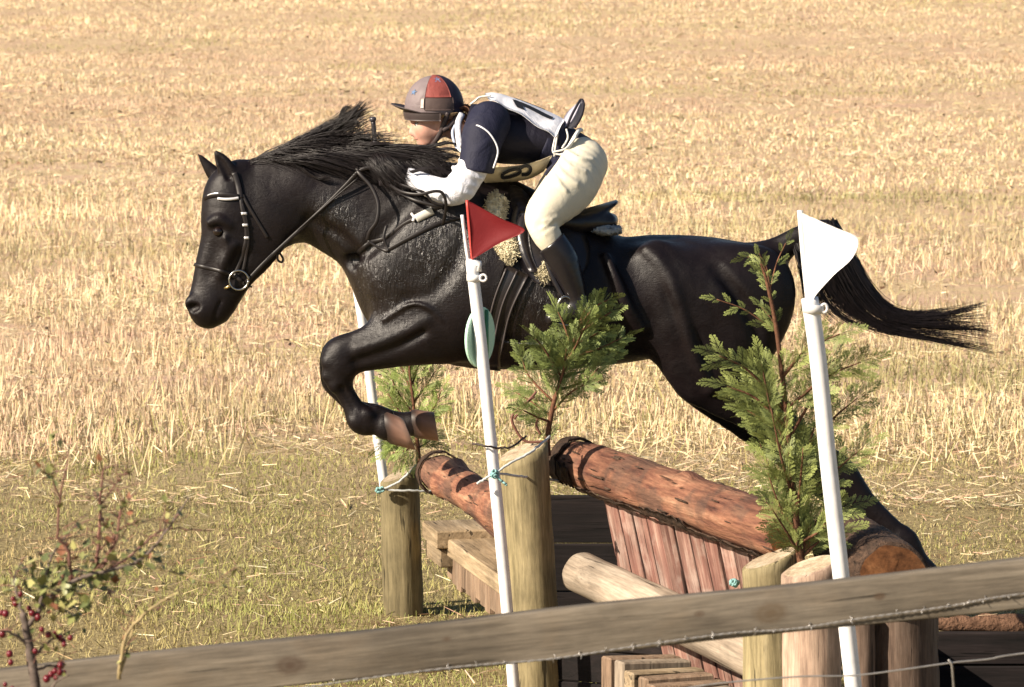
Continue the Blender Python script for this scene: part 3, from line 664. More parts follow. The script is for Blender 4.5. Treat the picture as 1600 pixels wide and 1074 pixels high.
# dock of the tail
ht([(1170, 415, 30, 22), (1215, 392, 22, 16), (1255, 368, 17, 13), (1292, 356, 13, 11), (1318, 372, 9, 8)], 0.05)
# neck
ht([(405, 300, 50, 30, -.02), (425, 303, 62, 33, -.015), (460, 304, 72, 36, -.01), (505, 308, 77, 40), (560, 322, 92, 48), (615, 346, 102, 58), (670, 370, 108, 72), (720, 392, 105, 82)], 0.08)
# breast and shoulders
ht([(600, 420, 44, 52), (612, 470, 44, 50), (640, 505, 44, 56)], 0.07)
for sd in (-1, 1):
    ht([(706, 318, 36, 18, sd * .125), (672, 372, 48, 24, sd * .165), (630, 425, 50, 26, sd * .16), (622, 452, 40, 24, sd * .15)], 0.05)     # shoulder blade to point
    ht([(740, 430, 46, 20, sd * .20), (718, 478, 52, 24, sd * .19), (700, 510, 42, 22, sd * .16)], 0.05)                                      # triceps
    ht([(556, 405, 9, 9, sd * .08), (590, 372, 9, 9, sd * .17), (640, 318, 8, 8, sd * .19), (690, 282, 8, 8, sd * .16)], 0.05, 'sub')            # neck to shoulder groove
    ht([(640, 470, 6, 6, sd * .235), (676, 458, 6, 6, sd * .26), (706, 420, 6, 6, sd * .262), (730, 360, 5, 5, sd * .25)], 0.045, 'sub')          # shoulder to triceps groove
    ht([(578, 395, 11, 9, sd * .06), (586, 440, 13, 10, sd * .085), (606, 486, 12, 10, sd * .10)], 0.025)                                        # breast muscle
    ht([(598, 400, 5, 5, sd * .125), (604, 445, 5, 5, sd * .15), (628, 486, 4, 4, sd * .165)], 0.03, 'sub')
    ht([(470, 300, 16, 8, sd * .08), (520, 330, 18, 8, sd * .10), (570, 378, 18, 9, sd * .11)], 0.05)                                            # strap muscle of the neck
    ht([(480, 345, 5, 5, sd * .112), (530, 368, 5, 5, sd * .125), (556, 395, 5, 5, sd * .125)], 0.04, 'sub')
H0_ = lambda t: -0.02 - 0.045 * t
# forelegs, folded
def fore(sd, f):
    ht([(684, 498, 62, 30, sd * .15), (648, 520, 50, 29, sd * .155), (612, 534, 41, 26, sd * .15), (575, 545, 35, 22, sd * .145), (548, 553, 31, 20, sd * .14), (532, 562, 27, 20, sd * .14)], 0.06)
    ht(f, 0.03, n=4)
fore(1, [(530, 556, 27, 19, .14), (522, 575, 22, 19, .14), (521, 596, 19, 17, .14), (532, 616, 13, 12, .14), (556, 638, 14, 12, .14), (586, 652, 21, 16, .14), (612, 656, 15, 13, .14), (630, 659, 15, 14, .14), (646, 662, 20, 17, .14)])
fore(-1, [(535, 557, 28, 21, -.14), (531, 574, 25, 21, -.14), (530, 592, 22, 19, -.14), (537, 609, 16, 14, -.14), (547, 627, 15, 12, -.14), (556, 643, 18, 14, -.14), (567, 656, 24, 17, -.14), (584, 662, 18, 14, -.14), (596, 665, 18, 15, -.14), (604, 667, 22, 18, -.14)])
ht([(588, 640, 7, 8, -.14), (600, 642, 5, 6, -.14), (612, 644, 2.5, 4, -.14)], 0.016)
for (a, b, r_, w_) in ((513, 566, 9, -.165), (512, 588, 9, -.16), (522, 604, 8, -.165), (545, 580, 8, -.17), (556, 660, 9, -.165), (574, 648, 7, -.168)): ht([(a, b, r_, r_ * .8, w_)], 0.018, n=1)      # knee and fetlock bones
ht([(534, 606, 3, 4, -.18), (552, 638, 3, 4, -.178)], 0.012, 'sub'); ht([(556, 566, 4, 5, -.205), (610, 548, 4, 5, -.228), (660, 520, 4, 5, -.24)], 0.03, 'sub'); ht([(560, 546, 5, 5, -.188), (620, 524, 6, 6, -.215), (668, 500, 6, 6, -.225)], 0.03)
# ridges: thigh front, rib edge, veins
for sd in (-1, 1):
    ht([(1012, 392, 5, 5, sd * .20), (1034, 412, 6, 6, sd * .230), (1052, 450, 6, 6, sd * .264), (1070, 505, 6, 6, sd * .262), (1088, 560, 6, 6, sd * .250), (1112, 608, 5, 5, sd * .220)], 0.04)
    ht([(948, 400, 5, 5, sd * .23), (960, 430, 6, 6, sd * .264), (980, 478, 6, 6, sd * .268), (1000, 512, 5, 5, sd * .245)], 0.05)
    ht([(600, 500, 3, 3, sd * .20), (640, 476, 3, 3, sd * .232), (668, 480, 3, 3, sd * .246), (690, 500, 3, 3, sd * .244)], 0.012)
    ht([(745, 520, 3, 3, sd * .245), (790, 535, 3, 3, sd * .24), (850, 540, 3, 3, sd * .24)], 0.012)
    ht([(352, 372, 2.4, 2.4, H0_(.5) + sd * .098), (356, 392, 2.4, 2.4, H0_(.6) + sd * .09), (346, 412, 2, 2, H0_(.7) + sd * .077)], 0.01)
# head
H0 = lambda t: -0.02 - 0.045 * t
ht([(372, 276, 26, 26, H0(0)), (360, 300, 40, 34, H0(.1)), (361, 335, 47, 40, H0(.3)), (361, 372, 47, 36, H0(.5)), (349, 412, 43, 29, H0(.7)), (335, 450, 36, 23, H0(.85)), (326, 476, 33, 25, H0(1)), (325, 484, 29, 25, H0(1))], 0.03)
for sd in (-1, 1):
    ht([(418, 345, 47, 16, H0(.3) + sd * .055), (396, 392, 36, 13, H0(.5) + sd * .048), (371, 430, 26, 12, H0(.7) + sd * .035), (352, 464, 19, 12, H0(.9) + sd * .02)], 0.035)
    # brow, eye socket, facial crest, cheek hollow
    ht([(328, 348, 6, 6, H0(.4) + sd * .082), (342, 343, 8, 7, H0(.4) + sd * .094), (358, 352, 5, 6, H0(.4) + sd * .09)], 0.02)
    ht([(340, 361, 8, 7, H0(.45) + sd * .108)], 0.012, 'sub', n=1)
    ht([(366, 384, 6, 6, H0(.55) + sd * .082), (352, 412, 6, 6, H0(.65) + sd * .07), (343, 430, 5, 5, H0(.75) + sd * .058)], 0.02)
    ht([(330, 390, 8, 6, H0(.6) + sd * .094), (322, 430, 8, 6, H0(.8) + sd * .075)], 0.03, 'sub')
    ht([(378, 402, 8, 8, H0(.6) + sd * .098), (360, 440, 7, 7, H0(.8) + sd * .08)], 0.03, 'sub')
    # nostril, lips
    ht([(301, 474, 12, 8, H0(1) + sd * .036), (312, 486, 11, 8, H0(1) + sd * .045)], 0.02)
    ht([(299, 482, 8, 9, H0(1) + sd * .058), (307, 480, 6, 8, H0(1) + sd * .066)], 0.008, 'sub')
    ht([(346, 470, 2.5, 6, H0(1) + sd * .066), (338, 486, 2.5, 6, H0(1) + sd * .066), (335, 502, 2.5, 6, H0(1) + sd * .05)], 0.008, 'sub')
ht([(320, 494, 15, 18, H0(1)), (328, 497, 14, 16, H0(1))], 0.02)
ht([(344, 490, 15, 17, H0(1)), (352, 480, 13, 14, H0(1))], 0.02)
# ears
for (sd, pts) in ((-1, [(364, 284, 15), (356, 268, 15), (347, 252, 11), (339, 240, 5), (336, 236, 2)]), (1, [(344, 284, 14), (331, 268, 11), (320, 254, 7), (311, 242, 3.5), (309, 238, 1.5)])):
    ht([(x, y, r, max(1.5, r * 0.5), H0(0) + sd * .055) for x, y, r in pts], 0.012)
    if sd < 0: ht([(358, 277, 6, 5, -.096), (350, 262, 6, 5, -.094), (342, 248, 3, 4, -.088)], 0.006, 'sub')
horse = empty('horse', hp(800, 1023), 'black horse in full leap over the log jump, forelegs folded, tail streaming', 'horse')
m, nd, lk, bs = newmat('black_coat'); v = objvec(nd, lk)
n1 = noise(nd, lk, 7, v, 6, 0.6); n2 = noise(nd, lk, 70, objvec(nd, lk, (0.6, 1, 1.6)), 7, 0.75); n3 = noise(nd, lk, 13, v, 7, 0.7, 1.2)
r = ramp(nd, [(0.3, (0.004, 0.0026, 0.0033)), (0.7, (0.010, 0.0065, 0.0072))]); lk.new(n1.outputs[0], r.inputs[0]); lk.new(r.outputs[0], bs.inputs['Base Color'])
rr = ramp(nd, [(0.36, (0.36,) * 3), (0.64, (0.54,) * 3)]); lk.new(n3.outputs[0], rr.inputs[0]); lk.new(rr.outputs[0], bs.inputs['Roughness'])
bs.inputs['Specular IOR Level'].default_value = 0.25
wet = None      # sweat on breast and girth: glossier, ruffled hair
for (wp_, wr) in ((hp(600, 440, -.1), 0.24), (hp(835, 500, -.25), 0.20), (hp(690, 390, -.2), 0.22), (hp(520, 350, -.1), 0.14)):
    vd = nd.new('ShaderNodeVectorMath'); vd.operation = 'DISTANCE'; lk.new(v, vd.inputs[0]); vd.inputs[1].default_value = tuple(wp_)
    mw = nd.new('ShaderNodeMapRange'); mw.inputs[1].default_value = wr * 1.35; mw.inputs[2].default_value = wr * 0.2; mw.interpolation_type = 'SMOOTHSTEP'; lk.new(vd.outputs['Value'], mw.inputs[0])
    if wet is None: wet = mw.outputs[0]
    else:
        mx_ = nd.new('ShaderNodeMath'); mx_.operation = 'MAXIMUM'; lk.new(wet, mx_.inputs[0]); lk.new(mw.outputs[0], mx_.inputs[1]); wet = mx_.outputs[0]
n4 = noise(nd, lk, 30, objvec(nd, lk, (2.2, 1, 0.55)), 6, 0.6, 1.3)
h0 = mix(nd, lk, 0.6, n2.outputs[0], n3.outputs[0]); wm = nd.new('ShaderNodeMath'); wm.operation = 'MULTIPLY'; wm.inputs[1].default_value = 0.8; lk.new(wet, wm.inputs[0])
hm = mix(nd, lk, wm.outputs[0], h0, n4.outputs[0]); b_ = bump(nd, lk, hm, 0.2, 0.014, bs); bs.inputs['Sheen Weight'].default_value = 0.0
ms_ = nd.new('ShaderNodeMath'); ms_.operation = 'MULTIPLY_ADD'; ms_.inputs[1].default_value = 0.6; ms_.inputs[2].default_value = 0.36; lk.new(wet, ms_.inputs[0]); lk.new(ms_.outputs[0], b_.inputs['Strength'])
rw = mix(nd, lk, wm.outputs[0], rr.outputs[0], (0.2, 0.2, 0.2)); lk.new(rw, bs.inputs['Roughness'])
sp_ = nd.new('ShaderNodeMath'); sp_.operation = 'MULTIPLY_ADD'; sp_.inputs[1].default_value = 0.4; sp_.inputs[2].default_value = 0.25; lk.new(wet, sp_.inputs[0]); lk.new(sp_.outputs[0], bs.inputs['Specular IOR Level'])
MCOAT = m
hbody = obj('body', HF.mesh('body'), MCOAT, horse)
def surf(px, py, back=False):
    """near surface of the horse along the photo's line of sight"""
    Y = np.linspace(YH - 0.44, YH + 0.3, 300); P = np.array([W(px, py, y) for y in Y]); d = HF.sample(P); k = np.argmax(d < 0)
    if not (d < 0).any(): k = np.argmin(d)
    if k > 0 and d[k] < 0:
        t = d[k - 1] / (d[k - 1] - d[k]); return Y[k - 1] + (Y[k] - Y[k - 1]) * t
    return Y[k]
MHOOF = M_attr('hoof_horn', 0.5, 0.35)
def hoof(c0, r0, c1, r1, lat, dy, up0, up1):
    """horn wall lofted from the coronet to the sole; up = direction of the ring's long axis in the picture"""
    V = []; nn = 22
    for t in (-0.14, 0.04, 0.35, 0.7, 0.97, 1.0, 0.985, 0.985):
        q = len(V) // nn; c = np.array(c0) * (1 - t) + np.array(c1) * t; rr_ = r0 * (1 - t) + r1 * t; u = np.array(up0) * (1 - t) + np.array(up1) * t; u = u / np.linalg.norm(u)
        sh = {0: 0.86, 1: 1.0, 4: 1.0, 5: 0.95, 6: 0.8, 7: 0.05}.get(q, 1.0)
        for a in range(nn):
            an = a / nn * 2 * math.pi; p = c + u * rr_ * sh * math.cos(an); V.append(hp(p[0], p[1], dy + lat * S * sh * (0.85 + 0.15 * t) * math.sin(an)))
    Q = []
    for a in range(7):
        for b in range(nn): Q.append((a * nn + b, a * nn + (b + 1) % nn, (a + 1) * nn + (b + 1) % nn, (a + 1) * nn + b))
    hc = np.repeat(np.array([(0.02, 0.014, 0.012), (0.05, 0.03, 0.024), (0.17, 0.095, 0.07), (0.23, 0.135, 0.10), (0.29, 0.19, 0.145), (0.34, 0.25, 0.2), (0.10, 0.075, 0.06), (0.07, 0.05, 0.04)]), nn, axis=0) * RNG.uniform(0.8, 1.2, (8 * nn, 1))
    o = obj('hoof', mesh_np('hoof', V, Q, col=hc), MHOOF, horse); fix_normals(o); return o
hoof((606, 668), 25.5, (640, 679), 27, 24, -.14, (0.10, 1), (0.40, 1))
hoof((648, 662), 22.5, (682, 667), 23, 23, .14, (0.05, 1), (0.16, 1))
hoof((1449, 900), 22, (1466, 926), 26, 22, -.12, (1, -0.6), (1, -0.35))
hoof((1433, 908), 22, (1450, 934), 26, 22, .12, (1, -0.6), (1, -0.35))
MEYE = M_plain('eye', (0.012, 0.007, 0.006), 0.05, 0.6, var=0.0)
def ball(name, c, r, m, parent, sq=(1, 1, 1), nu=14, nv=10):
    V = []; Fq = []
    for i in range(nv + 1):
        for j in range(nu):
            a = math.pi * i / nv; b = 2 * math.pi * j / nu; V.append(np.asarray(c) + r * np.array((math.sin(a) * math.cos(b) * sq[0], math.sin(a) * math.sin(b) * sq[1], math.cos(a) * sq[2])))
    for i in range(nv):
        for j in range(nu): Fq.append((i * nu + j, (i + 1) * nu + j, (i + 1) * nu + (j + 1) % nu, i * nu + (j + 1) % nu))
    return obj(name, mesh_np(name, V, Fq), m, parent)
for sd in (-1, 1): ball('eye', hp(341, 362, H0(.45) + sd * .084), 0.021, MEYE, horse)
# ---- mane, forelock, tail
MHAIR = M_plain('black_hair', (0.012, 0.0085, 0.009), 0.42, 0.5, var=0.3, scale=60)
def hairs(name, paths, n, jit, r0, r1, m, parent, k=9, clump=0, lo=0.6):
    """paths: list of control polylines (px, py, dy); each hair blends two neighbouring paths"""
    PP = [spline([tuple(map(float, p)) for p in q], 5) for q in paths]; L = min(len(p) for p in PP)
    PP = np.array([p[np.linspace(0, len(p) - 1, k).round().astype(int)] for p in PP])
    u = RNG.random(n) * (len(PP) - 1)
    if clump: u = np.where(RNG.random(n) < 0.7, np.round(u * clump) / clump + RNG.normal(0, 0.05, n), u); u = np.clip(u, 0, len(PP) - 1.001)
    i = u.astype(int); f = (u - i)[:, None, None]; P = PP[i] * (1 - f) + PP[np.minimum(i + 1, len(PP) - 1)] * f
    s = np.linspace(0, 1, k)[None, :, None]; J = RNG.normal(0, 1, (n, 1, 3)) * np.array(jit) * (0.25 + s ** 1.3); wob = RNG.normal(0, 1, (n, 1, 3)) * np.array(jit) * 0.5 * np.sin(s * 5 + RNG.random((n, 1, 1)) * 6)
    P = P + J + wob; cut = RNG.uniform(lo, 1.06, (n, 1, 1)); 
    cut = np.minimum(cut, 1.0); q_ = (s * cut * (k - 1))[..., 0]; i0 = np.minimum(q_.astype(int), k - 2); f0 = (q_ - i0)[..., None]
    P = np.take_along_axis(P, i0[..., None].repeat(3, 2), 1) * (1 - f0) + np.take_along_axis(P, (i0 + 1)[..., None].repeat(3, 2), 1) * f0
    out = np.empty(P.shape)
    u_ = (P[..., 0] - 800) / F; v_ = (537 - P[..., 1]) / F; dY = math.cos(TH) + v_ * math.sin(TH); t = (YH + P[..., 2]) / dY
    out[..., 0] = u_ * t; out[..., 1] = YH + P[..., 2]; out[..., 2] = CH + (-math.sin(TH) + v_ * math.cos(TH)) * t
    return strands(name, out, r0, r1, m, parent)
J = (5, 5, 0.012)
hairs('mane', [[(385, 262, -.03), (400, 252, -.05), (425, 250, -.07), (455, 262, -.085), (480, 280, -.10)],
               [(400, 256, -.02), (430, 238, -.05), (470, 226, -.07), (510, 222, -.08), (545, 228, -.09)],
               [(430, 246, -.01), (470, 218, -.03), (510, 198, -.04), (540, 182, -.05), (562, 168, -.05)],
               [(470, 236, -.01), (505, 212, -.03), (535, 195, -.05), (555, 180, -.06), (578, 170, -.06)],
               [(500, 232, -.01), (525, 214, -.03), (545, 206, -.06), (558, 200, -.08), (568, 192, -.09)],
               [(520, 232, 0), (550, 222, -.05), (585, 222, -.09), (615, 226, -.12), (640, 230, -.13)]], 1100, (6, 5, 0.014), 0.0017, 0.0005, MHAIR, horse, clump=5)
hairs('mane', [[(410, 254, -.02), (440, 250, -.09), (480, 254, -.115), (520, 268, -.12), (560, 285, -.12)],
               [(460, 238, -.01), (490, 238, -.09), (530, 246, -.12), (575, 258, -.13), (610, 280, -.14)],
               [(510, 230, 0), (545, 232, -.08), (590, 240, -.13), (640, 250, -.15), (680, 268, -.17)],
               [(560, 230, 0), (600, 230, -.08), (645, 232, -.14), (690, 238, -.17), (715, 240, -.18)],
               [(590, 234, 0), (630, 238, -.10), (665, 250, -.16), (690, 262, -.18), (706, 276, -.19)],
               [(600, 238, 0), (620, 248, -.11), (632, 264, -.15), (640, 285, -.17), (640, 300, -.18)],
               [(590, 236, 0), (600, 244, -.14), (612, 258, -.20), (628, 270, -.215), (640, 276, -.22)],
               [(575, 234, 0), (588, 244, -.14), (600, 262, -.19), (616, 278, -.205), (632, 288, -.21)],
               [(540, 232, 0), (560, 245, -.11), (585, 268, -.14), (602, 290, -.15), (612, 305, -.16)]], 2000, (5.5, 4.5, 0.012), 0.0019, 0.0006, MHAIR, horse, clump=5)
hairs('forelock', [[(366, 268, -.03), (352, 280, -.08), (346, 292, -.1), (352, 305, -.105)], [(360, 270, 0), (340, 285, -.03), (332, 300, -.045), (336, 312, -.06)]], 60, (3, 3, 0.006), 0.0022, 0.0008, MHAIR, horse)
hairs('tail', [[(1238, 378, -.02), (1248, 410, -.04), (1254, 440, -.05), (1258, 470, -.05), (1250, 492, -.05)],
               [(1262, 362, -.02), (1268, 410, -.05), (1276, 450, -.05), (1300, 485, -.05), (1350, 512, -.04)],
               [(1275, 356, -.01), (1290, 410, -.05), (1318, 470, -.05), (1370, 512, -.04), (1470, 530, -.03), (1552, 546, -.02)],
               [(1285, 350, -.01), (1308, 405, -.05), (1345, 468, -.05), (1395, 505, -.04), (1480, 512, -.03), (1548, 520, -.02)],
               [(1298, 346, 0), (1325, 400, -.03), (1360, 462, -.04), (1408, 497, -.03), (1478, 498, -.02), (1545, 492, 0)],
               [(1305, 347, .02), (1333, 398, .01), (1365, 455, 0), (1408, 490, 0), (1470, 488, 0), (1530, 476, .02)],
               [(1295, 350, .04), (1322, 405, .04), (1352, 462, .04), (1400, 498, .03), (1475, 508, .02), (1550, 530, .02)]], 1700, (4.6, 4.6, 0.014), 0.0017, 0.0003, MHAIR, horse, k=15, lo=0.32)

# loose locks blown up from the crest
for lock in ([(520, 212, -.04), (545, 195, -.05), (556, 178, -.05), (572, 158, -.04)], [(500, 214, -.05), (525, 196, -.06), (533, 174, -.06), (540, 166, -.06), (548, 170, -.06)], 
             [(510, 205, -.06), (535, 190, -.07), (548, 176, -.07), (558, 164, -.06), (566, 156, -.06)], [(560, 226, -.1), (585, 224, -.12), (606, 224, -.12), (620, 228, -.12)], [(600, 228, -.12), (630, 226, -.13), (660, 229, -.14), (690, 233, -.15)],
             [(470, 262, -.1), (488, 275, -.11), (500, 278, -.12), (512, 276, -.12)], [(560, 262, -.13), (590, 262, -.15), (620, 256, -.17), (650, 262, -.18)], [(640, 268, -.24), (668, 262, -.25), (690, 266, -.25), (710, 274, -.25)], [(650, 232, -.13), (680, 226, -.15), (700, 222, -.16), (716, 226, -.16)], [(660, 238, -.14), (688, 232, -.16), (704, 232, -.17), (720, 238, -.17)], [(670, 244, -.15), (690, 240, -.17), (706, 242, -.18), (722, 248, -.18)]):
    hairs('mane_lock', [lock, [(p[0] + 5, p[1] + 2, p[2] - .01) for p in lock]], 46, (1.4, 1.3, 0.004), 0.0017, 0.0004, MHAIR, horse, k=11, lo=0.75)
for lock in ([(1370, 512, -.04), (1430, 524, -.04), (1500, 536, -.03), (1556, 548, -.02)], [(1380, 500, -.03), (1450, 496, -.02), (1500, 484, 0), (1538, 474, 0)], [(1380, 505, -.03), (1460, 508, -.02), (1520, 512, 0), (1548, 516, 0)], [(1244, 392, -.04), (1252, 430, -.05), (1258, 465, -.05), (1250, 490, -.05)], [(1268, 420, -.05), (1290, 470, -.06), (1330, 502, -.06), (1400, 522, -.05)]):
    hairs('tail_lock', [lock, [(p[0] + 2, p[1] + 4, p[2] - .01) for p in lock]], 50, (2, 2.4, 0.006), 0.0016, 0.0004, MHAIR, horse, k=11, lo=0.7)

# ------------------------------------------------------------------ rider
rider = empty('person', hp(880, 480, -.2), 'rider in navy vest, white sleeves, cream breeches and helmet, crouched low over the horse', 'person')
def fld(x0, y0, x1, y1, w, h): return Field(hp(x0, y1) - np.array((0, w, 0)), hp(x1, y0) + np.array((0, w, 0)), h)
def side(rows, sd): return [(*r[:4], sd * r[4]) for r in rows]
def grow(rows, g): return [(r[0], r[1], r[2] + g, r[3] + g, *r[4:]) for r in rows]
TORSO = [(905, 256, 38, 54, 0), (872, 230, 33, 48, 0), (830, 214, 42, 56, 0), (785, 206, 42, 60, 0), (758, 202, 34, 54, 0)]
UARM = [(757, 198, 27, 24, .165), (748, 228, 24, 22, .215), (735, 264, 20, 19, .25), (716, 296, 18, 17, .265)]
FARM = [(716, 296, 18, 17, .265), (704, 301, 18, 17, .262), (684, 295, 16, 15, .25), (660, 285, 13, 12, .22), (634, 272, 10, 9, .165)]
THIGH = [(912, 257, 36, 30, .085), (888, 291, 42, 32, .20), (852, 333, 29, 25, .305), (845, 352, 20, 20, .33), (854, 368, 19, 19, .335)]
CALF = [(854, 368, 19, 19, .335), (876, 402, 21, 19, .335), (893, 440, 16, 15, .335), (901, 468, 13, 12, .335), (904, 482, 14, 12, .335)]
FOOT = [(906, 484, 14, 12, .335), (884, 491, 11, 13, .34), (862, 497, 9, 12, .345)]
RF = fld(600, 120, 960, 520, 0.42, 0.0062)
ht(grow(TORSO, -9), 0.04, F_=RF)
for sd in (-1, 1):
    for L_ in (UARM, FARM, THIGH, CALF, FOOT): ht(grow(side(L_, sd), -5 if L_ is THIGH else -2), 0.025, F_=RF)
    # hand closed on the reins: palm, four fingers, thumb
    ht([(634, 272, 9, 8, sd * .165), (624, 271, 11, 7, sd * .15), (614, 274, 10, 6.5, sd * .14)], 0.012, F_=RF)
    for q, (ox, oy, ln) in enumerate(((0, -7, 1.0), (1, -2, 1.08), (2, 3.5, 1.0), (4, 8.5, 0.82))):
        ht([(613 + ox, 273 + oy, 3.6, 3.6, sd * .145), (603 + ox - 4 * ln, 274 + oy, 3.5, 3.5, sd * .155), (599 + ox - 4 * ln, 280 + oy, 3.3, 3.3, sd * .135), (605 + ox - 2 * ln, 284 + oy, 3.0, 3.0, sd * .118)], 0.004, F_=RF, n=3)
    ht([(626, 265, 4.2, 4.2, sd * .14), (615, 261, 4, 4, sd * .125), (606, 263, 3.4, 3.4, sd * .12)], 0.006, F_=RF, n=3)
# neck, skull, face
ht([(750, 203, 26, 30), (728, 203, 22, 23), (706, 196, 21, 21), (694, 186, 22, 22)], 0.03, F_=RF)
ht([(690, 160, 34, 29), (672, 160, 33, 28)], 0.03, F_=RF)
ht([(668, 182, 25, 25), (666, 200, 21, 22), (667, 212, 15, 16)], 0.03, F_=RF)
ht([(688, 196, 14, 22), (676, 214, 11, 17), (664, 223, 8, 10), (660, 225, 7, 7)], 0.02, F_=RF)       # jaw, chin
ht([(645, 185, 5, 15), (650, 183, 7, 18)], 0.015, F_=RF)                                              # brow
ht([(648, 192, 3.5, 3.6), (645, 201, 4.2, 4.4), (643, 207.5, 4.4, 5.2), (649, 210.5, 4, 6.5)], 0.012, F_=RF)  # nose
ht([(652, 215, 4, 8), (655, 218.5, 3.4, 7)], 0.006, F_=RF)                                             # lips
ht([(655, 222, 3, 6)], 0.006, F_=RF, n=1)
for sd in (-1, 1):
    ht([(652, 194.5, 4, 4.5, sd * .037)], 0.012, 'sub', F_=RF, n=1)
    ht([(664, 203, 9, 6, sd * .042)], 0.02, F_=RF, n=1)
    ht([(691, 194, 7, 3, sd * .062), (688, 203, 4, 3, sd * .060)], 0.006, F_=RF)
m, nd, lk, bs = newmat('skin'); v = objvec(nd, lk); n = noise(nd, lk, 22, v); r = ramp(nd, [(0.35, (0.54, 0.28, 0.21)), (0.65, (0.64, 0.37, 0.29))])
lk.new(n.outputs[0], r.inputs[0]); lk.new(r.outputs[0], bs.inputs['Base Color']); bs.inputs['Roughness'].default_value = 0.5
bs.inputs['Subsurface Weight'].default_value = 0.12; bs.inputs['Subsurface Radius'].default_value = (0.02, 0.008, 0.004); bs.inputs['Subsurface Scale'].default_value = 0.5
MSKIN = m
obj('body', RF.mesh('body'), MSKIN, rider)
MEW = M_plain('eye_white', (0.7, 0.66, 0.62), 0.2, var=0.02)
for sd in (-1, 1):
    e = ball('eye', hp(652.5, 194.6, sd * .034), 0.0115, MEW, rider); ball('iris', hp(650.3, 194.8, sd * .0355), 0.0075, MEYE, e)
    tube('eyebrow', spline([hp(643, 188.5, sd * .018), hp(647, 187, sd * .036), hp(655, 188.5, sd * .05)], 5), 0.0028, M_plain('brow', (0.10, 0.05, 0.03), 0.8), rider, 6)
tube('nostril', spline([hp(648.5, 209.5, -.016), hp(650.5, 209.8, -.018)], 3), 0.0022, MEYE, rider, 6)
for sd in (-1, 1): tube('eyelash', spline([hp(648.8, 193.6, sd * .040), hp(652, 192.2, sd * .046), hp(656.5, 193.8, sd * .048)], 5), 0.0018, MEYE, rider, 6)
tube('lips', spline([hp(652.2, 217.2, -.021), hp(648.9, 217.0, -.008), hp(648.7, 217.0, .008), hp(652.2, 217.2, .021)], 5), 0.0026, M_plain('lip', (0.42, 0.14, 0.12), 0.4), rider, 6)

# ---- clothing
def M_cloth(name, c, rough=0.75, folds=0.5, fs=9, weave=260, stretch=(1, 1, 1), spec=0.25, sheen=0.0, fd_=0.03):
    m, nd, lk, bs = newmat(name); v = objvec(nd, lk, stretch); a = noise(nd, lk, fs, v, 3, 0.5, 0.6); b = noise(nd, lk, weave, objvec(nd, lk), 2)
    r = ramp(nd, [(0.3, tuple(x * 0.86 for x in c)), (0.7, c)]); lk.new(a.outputs[0], r.inputs[0]); lk.new(r.outputs[0], bs.inputs['Base Color'])
    bs.inputs['Roughness'].default_value = rough; bs.inputs['Specular IOR Level'].default_value = spec; bs.inputs['Sheen Weight'].default_value = sheen
    bump(nd, lk, mix(nd, lk, 0.12, a.outputs[0], b.outputs[0]), folds, fd_, bs); return m
MNAVY = M_cloth('navy_cloth', (0.016, 0.017, 0.038), 0.65, 0.55, 11, fd_=0.03)
MVEST = M_cloth('navy_vest', (0.012, 0.011, 0.022), 0.6, 0.5, 8, fd_=0.03)
MWHITE = M_cloth('white_sleeve', (0.72, 0.73, 0.80), 0.6, 0.7, 16, stretch=(1.6, 0.6, 0.8), fd_=0.02)
MBRCH = M_cloth('cream_breeches', (0.76, 0.70, 0.55), 0.7, 0.35, 12, fd_=0.02, sheen=0.05)
MBOOT = M_plain('boot_leather', (0.012, 0.010, 0.012), 0.28, 0.5, var=0.2, scale=12, bmp=0.12, bscale=25, bdist=0.01)
def cloth(name, x0, y0, x1, y1, w, build, m, h=0.0062, parent=None):
    f = fld(x0, y0, x1, y1, w, h); build(f); return obj(name, f.mesh(name), m, parent or rider)
def pl(f, px, py, nx, ny, dy=0): f.plane(hp(px, py, dy), (nx, 0, -ny))
def b_vest(f):
    ht([(886, 222, 34, 52), (856, 217, 37, 55), (820, 214, 43, 60), (780, 211, 44, 63), (752, 203, 39, 60), (736, 197, 30, 44)], 0.03, F_=f)
    ht([(735, 192, 26, 28), (722, 198, 22, 26)], 0.03, F_=f)
    pl(f, 876, 218, 0.93, -0.36); pl(f, 727, 190, -0.95, -0.3)
vest = cloth('vest', 700, 140, 930, 290, 0.24, b_vest, MVEST)
def b_shirt(f):
    ht(grow(TORSO, 5), 0.04, F_=f)
    for sd in (-1, 1): ht(grow(side(THIGH[:2], sd), 0.5), 0.03, F_=f)
    pl(f, 868, 272, -0.3, 0.95); pl(f, 925, 275, 0.93, 0.4); pl(f, 852, 218, -0.93, -0.36)
cloth('shirt', 840, 170, 950, 300, 0.22, b_shirt, MNAVY)
